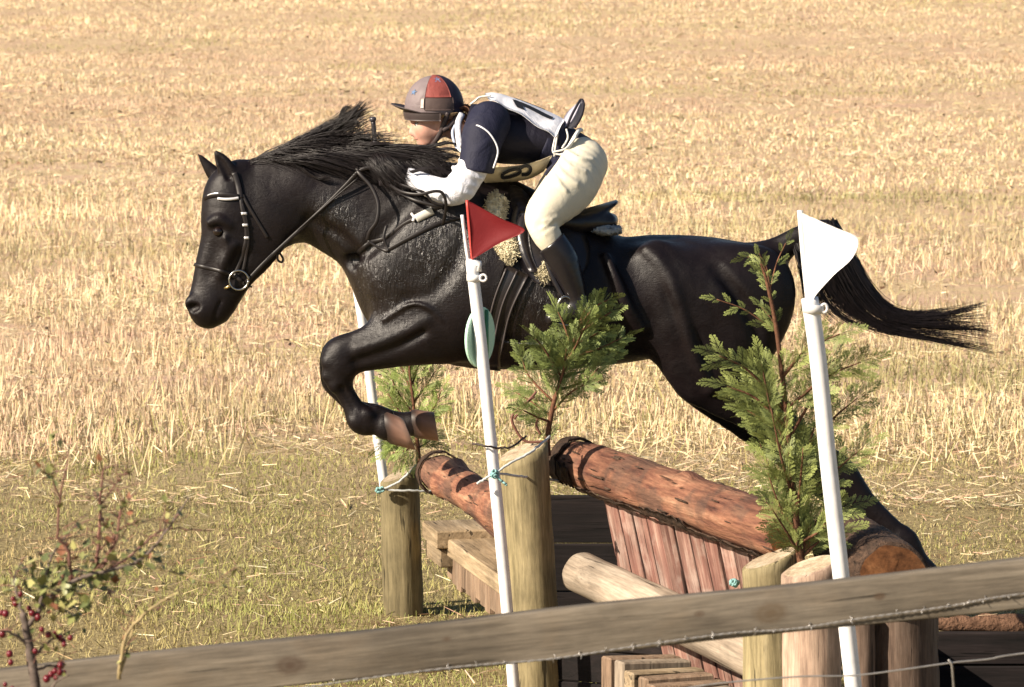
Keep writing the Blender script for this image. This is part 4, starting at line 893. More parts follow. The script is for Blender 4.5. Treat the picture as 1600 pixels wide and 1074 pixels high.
for sd in (-1, 1):
    def b_ss(f, sd=sd):
        ht(side([(764, 192, 34, 26, .15), (755, 212, 33, 28, .195), (750, 236, 30, 27, .225), (744, 266, 28, 26, .25)], sd), 0.03, F_=f); pl(f, 746, 258, -0.22, 0.97)
    ss = cloth('short_sleeve', 690, 140, 830, 290, 0.38, b_ss, MNAVY)
    def b_ls(f, sd=sd):
        ht(side([(749, 240, 23, 22, .235), (737, 266, 24, 22, .252), (720, 292, 22, 20, .265)], sd), 0.02, F_=f)
        ht(side([(720, 292, 22, 20, .265), (706, 301, 21, 20, .262), (684, 296, 19, 18, .25), (660, 286, 16, 15, .22), (632, 272, 13, 12, .165)], sd), 0.025, F_=f)
        # puckers along the forearm and at the elbow
        for q in range(7): x_ = 642 + q * 10; ht([(x_ - 6, 268 + q * 4.2, 2.2, 9, sd * (.185 + .012 * q)), (x_ + 3, 296 + q * 3.6, 2.2, 9, sd * (.19 + .012 * q))], 0.010, F_=f)
        for q in range(3): ht([(708 - 3 * q, 262 + q * 14, 3, 20, sd * .25), (752 - 8 * q, 278 + 12 * q, 3, 20, sd * .25)], 0.012, F_=f)
        pl(f, 634, 273, -0.9, -0.3)
    cloth('long_sleeve', 610, 220, 790, 335, 0.38, b_ls, MWHITE, 0.0055)
    def b_cf(f, sd=sd): ht(grow(side(CALF, sd), 3.5), 0.02, F_=f); ht(grow(side(FOOT, sd), 2), 0.03, F_=f); pl(f, 861, 365, -0.63, -0.77)
    bt = cloth('boot', 820, 330, 950, 520, 0.42, b_cf, MBOOT)
    tube('piping', spline([hp(771 + (0 if sd < 0 else 0), 263, sd * .30), hp(778, 235, sd * .275), hp(766, 210, sd * .27), hp(748, 197, sd * .255), hp(738, 198, sd * .23)], 6), 0.0035, M_plain('white_piping', (0.75, 0.75, 0.78), 0.6), ss, 6)
def b_br(f):
    ht([(905, 252, 40, 56, 0), (888, 238, 34, 52, 0)], 0.04, F_=f)
    for sd in (-1, 1): ht(grow(side(THIGH, sd), 1.5), 0.035, F_=f); ht([(854, 366, 19.5, 20, sd * .335), (862, 380, 19, 19, sd * .335)], 0.02, F_=f)
    for sd in (-1, 1):      # creases at hip and knee
        for a_, b_, c_ in (((874, 246), (890, 262), (915, 268)), ((868, 256), (880, 274), (902, 288)), ((884, 236), (902, 248), (926, 250)), ((862, 268), (872, 286), (884, 298))):
            y0 = [next((YH + sd * w for w in np.linspace(.40, .0, 80) if f.sample(hp(*q, sd * w)[None])[0] < 0.001), YH) - YH for q in (a_, b_, c_)]
            ht([(*a_, 2.2, 2.2, y0[0]), (*b_, 3.2, 2.6, y0[1]), (*c_, 1.6, 2, y0[2])], 0.014, F_=f)
        for a_, b_ in (((862, 346), (846, 358)), ((868, 354), (852, 366)), ((870, 340), (850, 346))):
            y0 = [next((YH + sd * w for w in np.linspace(.42, .0, 80) if f.sample(hp(*q, sd * w)[None])[0] < 0.001), YH) - YH for q in (a_, b_)]
            ht([(*a_, 2.2, 2.4, y0[0]), (*b_, 1.6, 2, y0[1])], 0.012, F_=f)
    pl(f, 888, 222, -0.80, -0.60)
br = cloth('breeches', 800, 180, 960, 400, 0.42, b_br, MBRCH)
# waistband, loose ties and the flap standing up behind
MTIE = M_plain('white_tie', (0.75, 0.73, 0.68), 0.6)
for q, pts in enumerate(([(868, 212, -.14), (864, 238, -.16), (880, 240, -.16), (892, 226, -.15)], [(864, 238, -.165), (884, 232, -.165), (900, 214, -.14)], [(872, 205, -.13), (868, 228, -.155), (866, 245, -.15)], [(885, 202, -.12), (887, 216, -.14), (878, 232, -.155)], [(866, 240, -.16), (880, 242, -.165), (896, 234, -.155)])):
    tube('tie', spline([hp(*p) for p in pts], 6), 0.0035, MTIE, rider, 6)
tube('belt', spline([hp(907, 203, 0), hp(904, 205, -.06), hp(898, 214, -.125), hp(884, 238, -.155), hp(872, 256, -.14), hp(862, 266, -.08)], 6), 0.008, MTIE, rider, 6, 1.6)
MGAUZE = M_plain('grey_gauze', (0.34, 0.33, 0.40), 0.7, var=0.2, scale=40)
G = []
for t in np.linspace(0, 1, 12):
    cx = 888 + 22 * t ** 0.8; cy = 198 - 40 * t; w = 11 * math.sin(math.pi * min(1, 0.25 + t * 0.72)) + 1.5
    G.append([hp(cx - w * 0.6 + s * w, cy + s * w * 0.35, -.05 - .03 * math.sin(s * math.pi)) for s in np.linspace(-0.6, 1.2, 7)])
fl = sheet('back_flap', G, 0.006, MGAUZE, rider)
tube('flap_edge', spline([hp(885, 204, -.07), hp(890, 188, -.085), hp(900, 168, -.085), hp(908, 156, -.07), hp(912, 164, -.085), hp(908, 182, -.09), hp(898, 200, -.085)], 6), 0.0055, MVEST, fl, 7)
# ---- number bib: back and front panels, shoulder strap
MBIB = M_cloth('white_bib', (0.78, 0.79, 0.86), 0.45, 0.6, 9, spec=0.4, fd_=0.03); MBIBF = M_cloth('cream_bib', (0.66, 0.57, 0.40), 0.6, 0.4, 9, fd_=0.02)
MBLK = M_plain('black_print', (0.01, 0.01, 0.013), 0.6, var=0.0)
RID = np.array([(758, 147), (772, 145), (800, 152), (835, 166), (866, 179), (882, 188)], float); EDG = np.array([(766, 156), (782, 163), (806, 176), (832, 192), (854, 205), (868, 213)], float)
rs_, es_ = spline(RID, 4), spline(EDG, 4)
def bibpt(u, v, off=0.0):
    """u along the back, v from the spine (0) to the near edge (1) or the far edge (-1)"""
    i = u * (len(rs_) - 1); k = int(min(i, len(rs_) - 2)); f = i - k
    a = rs_[k] * (1 - f) + rs_[k + 1] * f; b = es_[k] * (1 - f) + es_[k + 1] * f; w = abs(v) ** 2.3
    dy = -0.172 * v * (0.70 + 0.30 * u); p = a * (1 - w) + b * w; ripple = 1.6 * math.sin(u * 17 + v * 3) * (abs(v)) + 1.0 * math.sin(v * 9 + u * 5)
    return hp(p[0], p[1] - off * 0.6 + ripple, dy - off * S * 0.8)
G = [[bibpt(u, v) for v in np.linspace(-1, 1, 25)] for u in np.linspace(0, 1, 22)]
bib = sheet('number_bib', G, 0.003, MBIB, rider)
def mark(name, u0, u1, v0, v1, par, skew=0.0):
    G = [[bibpt(u0 + (u1 - u0) * a + skew * b, v0 + (v1 - v0) * b, 1.7) for b in np.linspace(0, 1, 6)] for a in np.linspace(0, 1, 12)]
    sheet(name, G, 0.0012, MBLK, par)
mark('numeral', 0.42, 0.80, 0.42, 0.60, bib); mark('numeral', 0.40, 0.48, 0.44, 0.80, bib, 0.03); mark('numeral', 0.42, 0.70, -0.05, 0.10, bib)
tube('strap', spline([hp(767, 150, -.10), hp(750, 152, -.10), hp(742, 158, -.10), hp(735, 163, -.09)], 5), 0.004, MTIE, bib, 6)
tube('strap', spline([hp(722, 178, -.12), hp(716, 192, -.16), hp(716, 210, -.185), hp(719, 230, -.2)], 6), 0.0125, MBIB, rider, 8, 0.4)
tube('strap', spline([hp(711, 196, -.10), hp(707, 208, -.13), hp(711, 226, -.15), hp(718, 236, -.18)], 6), 0.006, M_plain('pale_blue_cord', (0.45, 0.52, 0.68), 0.6), rider, 7, 0.6)
tube('strap_knot', spline([hp(717, 232, -.205), hp(722, 238, -.215), hp(721, 246, -.22), hp(718, 252, -.22)], 4), 0.008, MTIE, rider, 7)
TOPB = [(742, 262), (775, 262), (810, 259), (840, 252), (863, 243)]; BOTB = [(760, 290), (780, 287), (805, 284), (830, 279), (850, 268)]
tb, bb = spline(TOPB, 4), spline(BOTB, 4)
def fb(u, t, off=0.0, far=1):
    i = u * (len(tb) - 1); k = int(min(i, len(tb) - 2)); f = i - k; a = tb[k] * (1 - f) + tb[k + 1] * f; b = bb[k] * (1 - f) + bb[k + 1] * f
    p = a * (1 - t) + b * t; return hp(p[0], p[1], far * (-0.172 * math.sqrt(max(0, 1 - t * t * 0.98)) - off))
G = [[fb(u, t) for t in np.sin(np.linspace(0, math.pi / 2, 10))] + [fb(u, t, 0, -1) for t in np.sin(np.linspace(math.pi / 2 - 0.05, 0, 9))] for u in np.linspace(0, 1, 18)]
fbib = sheet('number_bib', G, 0.003, MBIBF, rider)
def ink(name, pts, w, par):
    """brush stroke on the front panel, pts in photo pixels"""
    A = spline(pts, 6); T = np.gradient(A, axis=0); T /= np.linalg.norm(T, axis=1)[:, None]; N = np.stack([-T[:, 1], T[:, 0]], -1); G = []
    for p, n_ in zip(A, N):
        row = []
        for s in (-1, -0.33, 0.33, 1):
            q = p + n_ * w * s; u = np.clip(np.interp(q[0], tb[:, 0] * 0.5 + bb[:, 0] * 0.5, np.linspace(0, 1, len(tb))), 0, 1)
            ty = np.interp(q[0], tb[:, 0], tb[:, 1]); by = np.interp(q[0], bb[:, 0], bb[:, 1]); t = np.clip((q[1] - ty) / (by - ty), 0.02, 0.97)
            row.append(hp(q[0], q[1], -0.172 * math.sqrt(1 - t * t * 0.98) - 0.009))
        G.append(row)
    sheet(name, G, 0.0012, MBLK, par, (0, -1, 0))
ink('numeral', [(786, 272), (796, 267), (808, 264.5), (813, 268), (808, 273), (796, 277), (787, 278.5), (784.5, 275.5), (786, 272)], 2.6, fbib)
ink('numeral', [(815, 273.5), (823, 273), (828.5, 268), (828, 261.5), (821, 259.5), (812, 263.5)], 2.6, fbib)
# ---- helmet
HC = hp(678, 168, 0); hx, hy, hz = 46 * S, 39 * S, 50 * S
def dome(az, el, k=1.0): return HC + k * np.array((-math.cos(az) * math.cos(el) * hx, -math.sin(az) * math.cos(el) * hy, math.sin(el) * hz))
MHEL = M_cloth('grey_silk', (0.20, 0.16, 0.165), 0.55, 0.5, 26, fd_=0.01); MHRED = M_cloth('red_silk', (0.27, 0.07, 0.06), 0.55, 0.6, 26, fd_=0.01); MHNV = M_cloth('dark_silk', (0.03, 0.022, 0.04), 0.5, 0.2, 14, fd_=0.01)
MHBR = M_cloth('brown_band', (0.10, 0.07, 0.065), 0.55, 0.3, 30, fd_=0.006); MHDK = M_plain('helmet_rim', (0.05, 0.036, 0.036), 0.5)
def dpatch(name, a0, a1, e0, e1, k, m, par, na=20, ne=12, th=0.003):
    return sheet(name, [[dome(R(a), R(e), k) for a in np.linspace(a0, a1, na)] for e in np.linspace(e0, e1, ne)], th, m, par)
V = []; nA = 48; els = list(np.linspace(-10, 88, 22))
for e in els:
    for a in range(nA): V.append(dome(2 * math.pi * a / nA, R(e)))
for e in (-10, 0, 30):
    for a in range(nA): V.append(dome(2 * math.pi * a / nA, R(e), 0.93))
Q = []
order = list(range(len(els)))
for q in range(len(els) - 1):
    for a in range(nA): b = (a + 1) % nA; Q.append((q * nA + a, q * nA + b, (q + 1) * nA + b, (q + 1) * nA + a))
base = len(els) * nA
for a in range(nA):
    b = (a + 1) % nA; Q.append((a, base + a, base + b, b))
    for q in range(2): Q.append((base + q * nA + a, base + (q + 1) * nA + a, base + (q + 1) * nA + b, base + q * nA + b))
Tt = [(len(V), (len(els) - 1) * nA + a, (len(els) - 1) * nA + (a + 1) % nA) for a in range(nA)]; V.append(dome(0, R(90)))
helm = obj('helmet', mesh_np('helmet', V, Q, Tt), MHEL, rider); fix_normals(helm)
for sg in (1, -1):
    dpatch('red_panel', sg * 72, sg * 128, 21, 80, 1.012, MHRED, helm, th=0.002 * sg * -1)
    dpatch('side_band', sg * 72, sg * 132, -2, 20.5, 1.014, MHBR, helm, th=0.003 * sg * -1)
    dpatch('side_tag', sg * 64, sg * 70.5, 2, 19, 1.014, M_plain('pale_tag', (0.55, 0.46, 0.42), 0.6), helm, 6, 6, 0.002 * sg * -1)
    # chin harness
    tube('harness', spline([hp(700, 176, -sg * .088), hp(694, 192, -sg * .078), hp(688, 208, -sg * .066), hp(678, 224, -sg * .046), hp(670, 231, 0)], 6), 0.010, MHDK, helm, 8, 0.6)
    tube('harness', spline([hp(716, 178, -sg * .06), hp(706, 194, -sg * .073), hp(692, 204, -sg * .072)], 6), 0.011, MHDK, helm, 8, 0.6)
    ball('rivet', hp(671, 175, -sg * .0935), 0.004, M_plain('rivet_metal', (0.7, 0.7, 0.7), 0.3, metal=0.6, var=0), helm)
dpatch('rear_panel', 131, 229, -6, 84, 1.011, MHNV, helm, 26, 14, -0.002)
# printed star shapes on the silk
MBLU = M_plain('blue_print', (0.12, 0.20, 0.36), 0.6)
for (a0, e0, s0) in ((104, 62, 10), (40, 30, 6)):
    for q in range(5):
        an = q * 1.2566 + 0.3; G = []
        for t in np.linspace(0, 1, 5):
            w = 0.30 * (1 - t) + 0.03; G.append([dome(R(a0 + s0 * 1.6 * (t * math.cos(an) - w * b * math.sin(an))), R(e0 + s0 * (t * math.sin(an) + w * b * math.cos(an))), 1.02) for b in (-1, 0, 1)])
        sheet('printed_star', G, 0.001, MBLU, helm)
# brim band below the silk and the peak
V = [[dome(R(a), R(e), 1.0 + 0.012 * (e < -8)) for a in np.linspace(-104, 104, 46)] for e in np.linspace(-6, -21, 6)]
sheet('brow_band', V, 0.006, MHDK, helm)
G = []
for t in np.linspace(0, 1, 9):
    row = []
    for a in np.linspace(-72, 72, 33):
        c = max(0.0, math.cos(R(a * 1.25))); p = dome(R(a), R(-5.5), 1.0); o_ = np.array((-math.cos(R(a)), -math.sin(R(a)) * 0.6, 0)); ext = 22 * S * c ** 0.7 * t
        row.append(p + o_ * ext + np.array((0, 0, 1)) * (10 * S * c * t ** 1.3 - 3 * S * (1 - c)))
    G.append(row)
sheet('peak', G, 0.004, MHDK, helm)
MHR2 = M_plain('brown_hair', (0.16, 0.07, 0.035), 0.5, 0.4, var=0.3, scale=60); MHR3 = M_plain('fair_hair', (0.50, 0.33, 0.17), 0.5, 0.4, var=0.3, scale=60)
hairs('hair', [[(716, 172, -.05), (726, 168, -.04), (733, 176, -.03), (732, 190, -.03)], [(720, 168, 0), (731, 165, 0), (737, 176, 0), (733, 192, 0)], [(714, 185, -.05), (722, 192, -.05), (726, 200, -.04), (722, 206, -.04)]], 220, (2, 2, 0.012), 0.0022, 0.001, MHR2, rider, k=7)
hairs('hair', [[(690, 180, -.083), (700, 178, -.082), (708, 176, -.075), (714, 175, -.06)], [(688, 182, -.083), (700, 181, -.082), (708, 180, -.075), (715, 178, -.06)]], 60, (1, 0.8, 0.003), 0.002, 0.001, MHR3, rider, k=6)
hairs('hair', [[(696, 190, -.07), (700, 200, -.07), (706, 208, -.06)], [(708, 186, -.065), (712, 198, -.06), (716, 206, -.05)]], 120, (2, 2, 0.006), 0.0022, 0.001, MHR2, rider, k=6)

# ------------------------------------------------------------------ saddle
MLEA = M_plain('black_leather', (0.014, 0.011, 0.012), 0.33, 0.5, var=0.25, scale=18, bmp=0.2, bscale=40, bdist=0.006)
saddle = empty('saddle', hp(870, 345), 'black jumping saddle with cream sheepskin under the rider', 'saddle')
SF = fld(770, 270, 985, 400, 0.36, 0.0065)
ht([(795, 300, 13, 22, 0), (822, 308, 13, 34, 0), (858, 332, 12, 46, 0), (900, 340, 11, 54, 0), (936, 330, 9, 46, 0), (963, 316, 3, 26, 0)], 0.02, F_=SF)
ht([(905, 350, 13, 52, 0), (935, 346, 13, 46, 0), (955, 345, 11, 40, 0)], 0.02, F_=SF)
for sd in (-1, 1):
    ht([(800, 305, 16, 12, sd * .06), (812, 330, 18, 12, sd * .13), (825, 355, 16, 10, sd * .19)], 0.02, F_=SF)
    ht([(870, 345, 16, 12, sd * .16), (905, 350, 14, 12, sd * .15), (950, 346, 12, 12, sd * .08)], 0.02, F_=SF)
obj('seat', SF.mesh('seat'), MLEA, saddle)
def drape(name, left, right, off, th, m, parent, nu=16, nv=10, bulge=0.0):
    A = spline(left, 5); B = spline(right, 5); ta = np.linspace(0, 1, nu); A = np.stack([np.interp(ta, np.linspace(0, 1, len(A)), A[:, k]) for k in (0, 1)], -1); B = np.stack([np.interp(ta, np.linspace(0, 1, len(B)), B[:, k]) for k in (0, 1)], -1)
    G = []
    for a, b in zip(A, B):
        row = []
        for t in np.linspace(0, 1, nv):
            p = a * (1 - t) + b * t; row.append(W(p[0], p[1], surf(p[0], p[1]) - off - bulge * math.sin(t * math.pi)))
        G.append(row)
    return sheet(name, G, th, m, parent, (0, -1, 0))
drape('flap', [(806, 318), (798, 345), (804, 380), (814, 415), (836, 442)], [(880, 330), (908, 352), (922, 385), (916, 420), (884, 450)], 0.012, 0.007, MLEA, saddle, bulge=0.012)
drape('knee_roll', [(812, 330), (806, 360), (812, 395), (826, 425)], [(832, 330), (826, 360), (830, 395), (842, 425)], 0.024, 0.008, MLEA, saddle, 12, 7, 0.012)
MSHEEP = M_plain('sheepskin', (0.72, 0.64, 0.44), 0.95, 0.05, var=0.12, scale=60, bmp=1.0, bscale=90, bdist=0.012); MSHW = M_plain('grey_sheepskin', (0.42, 0.43, 0.42), 0.95, 0.05, var=0.2, scale=60, bmp=1.0, bscale=90, bdist=0.012)
def fleece(name, pts, m, off=0.012):
    A = spline(pts, 7); P = np.array([W(a[0], a[1], surf(a[0], a[1]) - off - 0.006) for a in A])
    V, Q, T = tube_geo(P, A[:, 2] * S, 26, 0.55, (0, 1, 0)); V = V + RNG.normal(0, 0.004, V.shape)
    o = obj(name, mesh_np(name, V, Q, T), m, saddle)
    n = 1500; k = RNG.integers(0, len(P), n); an = RNG.uniform(0, 2 * math.pi, n); r_ = A[k, 2] * S      # wool pile
    tx = np.gradient(P, axis=0)[k]; tx /= np.linalg.norm(tx, axis=1)[:, None]; up = np.cross(tx, (0, 1.0, 0)); up /= np.linalg.norm(up, axis=1)[:, None]
    nr = up * np.cos(an)[:, None] + np.array((0, 1, 0)) * (np.sin(an) * 0.6)[:, None]; b = P[k] + nr * (r_ * 0.95)[:, None] + tx * RNG.uniform(-0.012, 0.012, (n, 1)); c = RNG.normal(0, 1, (n, 3))
    st = np.stack([b, b + nr * 0.005 + c * 0.0018, b + nr * 0.009 + c * 0.0035, b + nr * 0.009 + c * 0.006], 1); pile = strands('wool', st, 0.0022, 0.0012, m, o); tag(pile, kind='stuff'); return o
fleece('sheepskin', [(784, 309, 11), (775, 320, 15), (774, 345, 14), (786, 375, 14), (797, 396, 13), (805, 405, 8)], MSHEEP)
fleece('sheepskin', [(846, 420, 8), (852, 426, 9), (858, 434, 7)], MSHEEP, 0.02)
A = spline([(918, 358, 6), (935, 360, 9), (955, 362, 9), (970, 361, 6)], 6); P = np.array([hp(a[0], a[1], -.15) for a in A]); V, Q, T = tube_geo(P, A[:, 2] * S, 22, 3.0, (0, 1, 0)); V = V + RNG.normal(0, 0.0035, V.shape) + np.array((0, 0.06, 0))
obj('sheepskin', mesh_np('sheepskin', V, Q, T), MSHW, saddle)
gir = drape('girth', [(789, 412), (776, 450), (762, 495), (750, 545), (748, 576)], [(826, 430), (808, 465), (793, 505), (783, 550), (782, 580)], 0.004, 0.006, MLEA, saddle, 18, 7, 0.008)
for (a, b, c) in (((791, 420), (772, 470), (756, 540)), ((808, 424), (784, 480), (768, 555)), ((823, 434), (797, 490), (781, 560))):
    tube('girth_piping', [W(*q, surf(*q) - 0.020) for q in spline([a, b, c], 6)], 0.0042, M_plain('worn_leather', (0.06, 0.05, 0.05), 0.35), gir, 6)
for sd in (-1,):
    tube('stirrup_leather', spline([hp(850, 395, -.325), hp(862, 430, -.345), hp(880, 466, -.36)], 6), 0.010, MLEA, saddle, 8, 0.3)
    tube('stirrup_leather', spline([hp(860, 395, -.318), hp(872, 430, -.335), hp(885, 466, -.355)], 6), 0.008, MLEA, saddle, 8, 0.3)
    MSTL = M_plain('steel', (0.45, 0.44, 0.42), 0.25, metal=1.0, var=0.1)
    tube('stirrup_iron', spline([hp(868, 504, -.36), hp(869, 484, -.375), hp(876, 468, -.378), hp(884, 464, -.37), hp(893, 471, -.36), hp(898, 488, -.345), hp(897, 506, -.335), hp(882, 508, -.35), hp(868, 504, -.36)], 5), 0.0055, MSTL, saddle, 8)

# ------------------------------------------------------------------ bridle, breastplate
MSTR = M_plain('strap_leather', (0.012, 0.009, 0.009), 0.45, 0.4, var=0.25, scale=25)
bridle = empty('bridle', hp(373, 437, -.1), 'black leather bridle with silver browband and loose ring bit on the horse', 'bridle')
def strap(name, pts, w, parent, m=MSTR, off=0.004, fl=0.35, n=6):
    A = spline(pts, n); return tube(name, np.array([W(a[0], a[1], surf(a[0], a[1]) - off) for a in A]), w * S, m, parent, 8, fl)
MSLV = M_plain('silver_trim', (0.75, 0.74, 0.76), 0.25, metal=0.3, var=0.1)
strap('browband', [(319, 311), (327, 307), (340, 304.5), (356, 304.5), (373, 308)], 4.2, bridle, MSTR, 0.006)
strap('browband_trim', [(340, 310.5), (352, 311.5), (364, 311), (373, 309.5)], 2.2, bridle, MSLV, 0.008, 0.6)
strap('browband_trim', [(320, 308), (330, 303.5), (342, 302)], 1.2, bridle, MSLV, 0.012, 0.6)
strap('headpiece', [(366, 270), (371, 285), (374, 298), (376, 310)], 5, bridle)
strap('cheekpiece', [(376, 306), (379, 328), (384, 350), (385, 372), (380, 396), (373, 416), (369, 425)], 3.4, bridle)
strap('cheekpiece', [(378, 318), (385, 345), (388, 372), (385, 398), (380, 424)], 2.6, bridle, off=0.005)
for y_ in (334, 352, 372): strap('buckle', [(377 + (y_ - 334) * .12, y_), (386 + (y_ - 334) * .08, y_)], 2.2, bridle, MSLV, 0.008, 0.6, 3)
strap('throatlash', [(379, 305), (388, 322), (400, 342), (411, 360), (418, 372)], 2.8, bridle)
strap('noseband', [(303, 413), (312, 416), (326, 419), (345, 424), (362, 430), (378, 440)], 3.0, bridle)
strap('noseband', [(366, 428), (384, 446), (394, 448)], 2.6, bridle)
c = hp(373, 438, 0); yr = surf(373, 438) - 0.014; an = np.linspace(0, 2 * math.pi, 33)
tube('bit_ring', np.array([W(373 + 15 * math.cos(a), 438 + 15 * math.sin(a), yr) for a in an]), 0.0042, MSTL, bridle, 8)
tube('bit_mouthpiece', [W(360, 446, yr - 0.002), W(354, 450, surf(352, 450) - 0.004), W(346, 452, surf(346, 452) + 0.02)], 0.006, M_plain('brass', (0.55, 0.42, 0.2), 0.3, metal=1.0, var=0.1), bridle, 8)
# reins: from the bit along the neck into the mane, then the loose loops
def rein(pts, w=3.2, par=bridle, name='rein', m=MSTR):
    A = spline(pts, 6); P = []
    for a in A:
        y_ = surf(a[0], a[1]) - 0.008; lim = YH + a[2]; P.append(W(a[0], a[1], min(y_, lim) if a[2] < 0 else y_))
    P = np.array(P); P[1:-1, 1] = (P[:-2, 1] + 2 * P[1:-1, 1] + P[2:, 1]) / 4
    return tube(name, P, w * S, m, par, 8, 0.4)
rein([(384, 442, -.09), (412, 412, -.11), (448, 378, -.125), (500, 330, -.13), (540, 290, -.14), (566, 265, -.15), (600, 262, -.16)])
rein([(388, 438, -.09), (420, 402, -.112), (470, 356, -.13), (520, 312, -.14), (560, 278, -.15)], 1.4)
rein([(436, 394, -.10), (442, 404, -.10), (440, 410, -.10), (434, 406, -.09), (434, 396, -.09)], 1.8)
rein([(557, 262, -.14), (562, 272, -.16), (580, 292, -.18), (591, 318, -.2), (589, 345, -.21), (578, 362, -.2), (574, 376, -.19)], 3.0)
rein([(574, 376, -.19), (590, 386, -.2), (606, 392, -.21), (600, 372, -.21), (604, 352, -.2)], 2.2)
rein([(604, 286, -.17), (628, 300, -.27), (655, 304, -.31), (680, 299, -.32), (692, 303, -.32), (697, 322, -.31), (692, 352, -.28)], 2.4)
rein([(625, 288, -.24), (648, 296, -.30), (664, 302, -.31), (676, 316, -.31), (694, 321, -.31)], 2.0)
rein([(608, 290, -.16), (640, 310, -.27), (672, 320, -.3), (694, 324, -.3)], 2.4)
bplate = empty('breastplate', hp(650, 345, -.2), 'dark leather breastplate strap across the horse shoulder', 'breastplate')
strap('shoulder_strap', [(604, 392), (640, 372), (680, 352), (712, 342), (742, 338)], 3.4, bplate)
strap('shoulder_strap', [(560, 395), (578, 380), (604, 372), (630, 352), (648, 342), (668, 330), (690, 322)], 3.6, bplate)
strap('pale_sleeve', [(650, 342), (662, 336), (676, 329)], 6.5, bplate, M_plain('pale_fleece', (0.62, 0.60, 0.55), 0.9, var=0.1), 0.01, 0.4)
strap('ring', [(643, 334), (647, 340), (645, 346)], 2.4, bplate, MSLV, 0.012, 0.8, 4)
whip = empty('riding_whip', hp(585, 226, -.1), 'black riding whip sticking up above the mane', 'whip')
tube('shaft', spline([hp(583, 190, -.08), hp(585, 212, -.09), hp(588, 250, -.12), hp(596, 290, -.14)], 6), 0.0095, M_plain('whip_black', (0.03, 0.024, 0.03), 0.4), whip, 10)
tube('knob', [hp(583, 191, -.08), hp(582.8, 188, -.08), hp(582.4, 184.5, -.08), hp(582.2, 182.5, -.08)], [0.009, 0.014, 0.014, 0.006], M_plain('whip_cap', (0.05, 0.045, 0.055), 0.3), whip, 12)

# ------------------------------------------------------------------ flags
MPVC = M_plain('white_plastic', (0.79, 0.78, 0.78), 0.45, 0.35, var=0.10, scale=22, bmp=0.1, bscale=20)
MSOIL = M_plain('dirty_plastic', (0.70, 0.69, 0.68), 0.5, 0.3, var=0.08, scale=20)
def bez(P, n=10): return spline(P, n)
def pole(name, pts, r, Y, label, cat='flag'):
    P = spline([W(p[0], p[1], Y) for p in pts], 8); P[-1][2] = min(P[-1][2], -0.2)
    t = empty(name, gz(P[-1], 0.0), label, cat, 'flags marking the jump'); tube('pole', P, r, MPVC, t, 18); return t
def pennant(name, rows, Y, m, parent, wave=0.012, ph=0.0, back=-0.03):
    """rows: list of (left px, right px) point pairs from top to bottom"""
    A = spline([a for a, b in rows], 5); B = spline([b for a, b in rows], 5); G = []; wmx = max(abs(b[0] - a[0]) for a, b in zip(A, B))
    for i, (a, b) in enumerate(zip(A, B)):
        row = []
        for t in np.linspace(0, 1, 14):
            p = a * (1 - t) + b * t; row.append(W(p[0], p[1], Y + wave * t * abs(B[i][0] - A[i][0]) / wmx * math.sin(ph + 4.0 * t + 0.08 * i) + back * abs(p[0] - a[0]) / wmx))
        G.append(row)
    return sheet(name, G, 0.0016, m, parent)
rf = pole('red_flag', [(737, 412), (752, 540), (768, 700), (784, 860), (800, 1040), (806, 1120)], 0.0225, 18.98, 'red pennant on a white pole with a green disc, tied to the centre post')
MRED = M_cloth('red_flag_cloth', (0.15, 0.008, 0.011), 0.65, 0.4, 7, fd_=0.012); MWFL = M_cloth('white_flag_cloth', (0.82, 0.81, 0.82), 0.6, 0.35, 6, fd_=0.012)
tube('staff', spline([W(730, 313, 18.97), W(734, 360, 18.97), W(738, 404, 18.97), W(740, 440, 18.97)], 4), 0.0065, M_plain('red_staff', (0.45, 0.05, 0.04), 0.5), rf, 8)
tube('cane', spline([W(722, 336, 18.97), W(729, 390, 18.97), W(737, 440, 18.97)], 4), 0.0065, MPVC, rf, 8)
tube('cap', [W(728, 408, 18.97), W(749, 412, 18.97), W(748, 424, 18.97)], 0.012, MPVC, rf, 8)
pennant('flag', [((731, 314), (738, 317)), ((733, 337), (782, 341)), ((735, 360), (820, 360)), ((736, 383), (781, 380)), ((738, 405), (742, 403))], 18.965, MRED, rf)
an = np.linspace(0, 2 * math.pi, 25); cc = W(740.5, 434, 18.98)
tube('collar', np.array([cc + np.array((0, 0, -0.012)), cc + np.array((0.001, 0, 0.012))]), 0.028, MPVC, rf, 18)
tube('collar_ring', np.array([W(755, 434.5, 18.96) + 0.012 * np.array((math.cos(a), 0, math.sin(a))) for a in an]), 0.0045, MPVC, rf, 8)
# green disc, turned edge-on
dc = W(752, 527, 19.045); ang_ = R(63); ux = np.array((math.cos(ang_), math.sin(ang_), 0)); nn_ = np.array((math.sin(ang_), -math.cos(ang_), 0)); V = []; Q = []; T = []
for k, (rr_, of) in enumerate(((0.0, 0.0), (0.112, 0.0), (0.114, 0.003), (0.114, 0.009), (0.112, 0.012), (0.0, 0.012))):
    for a in range(48): V.append(dc - nn_ * of + rr_ * (ux * math.cos(a * math.pi / 24) + np.array((0, 0, 1)) * math.sin(a * math.pi / 24)))
for k in range(5):
    for a in range(48): Q.append((k * 48 + a, k * 48 + (a + 1) % 48, (k + 1) * 48 + (a + 1) % 48, (k + 1) * 48 + a))
MDISC = M_plain('mint_disc', (0.50, 0.78, 0.62), 0.45, var=0.05); o = obj('number_disc', mesh_np('number_disc', V, Q, smooth=False), MDISC, rf); fix_normals(o)
tube('disc_rib', [dc + ux * 0.035 + nn_ * 0.004 + np.array((0, 0, -0.10)), dc + ux * 0.035 + nn_ * 0.004 + np.array((0, 0, 0.10))], 0.008, M_plain('dark_green', (0.06, 0.22, 0.11), 0.5), o, 8)
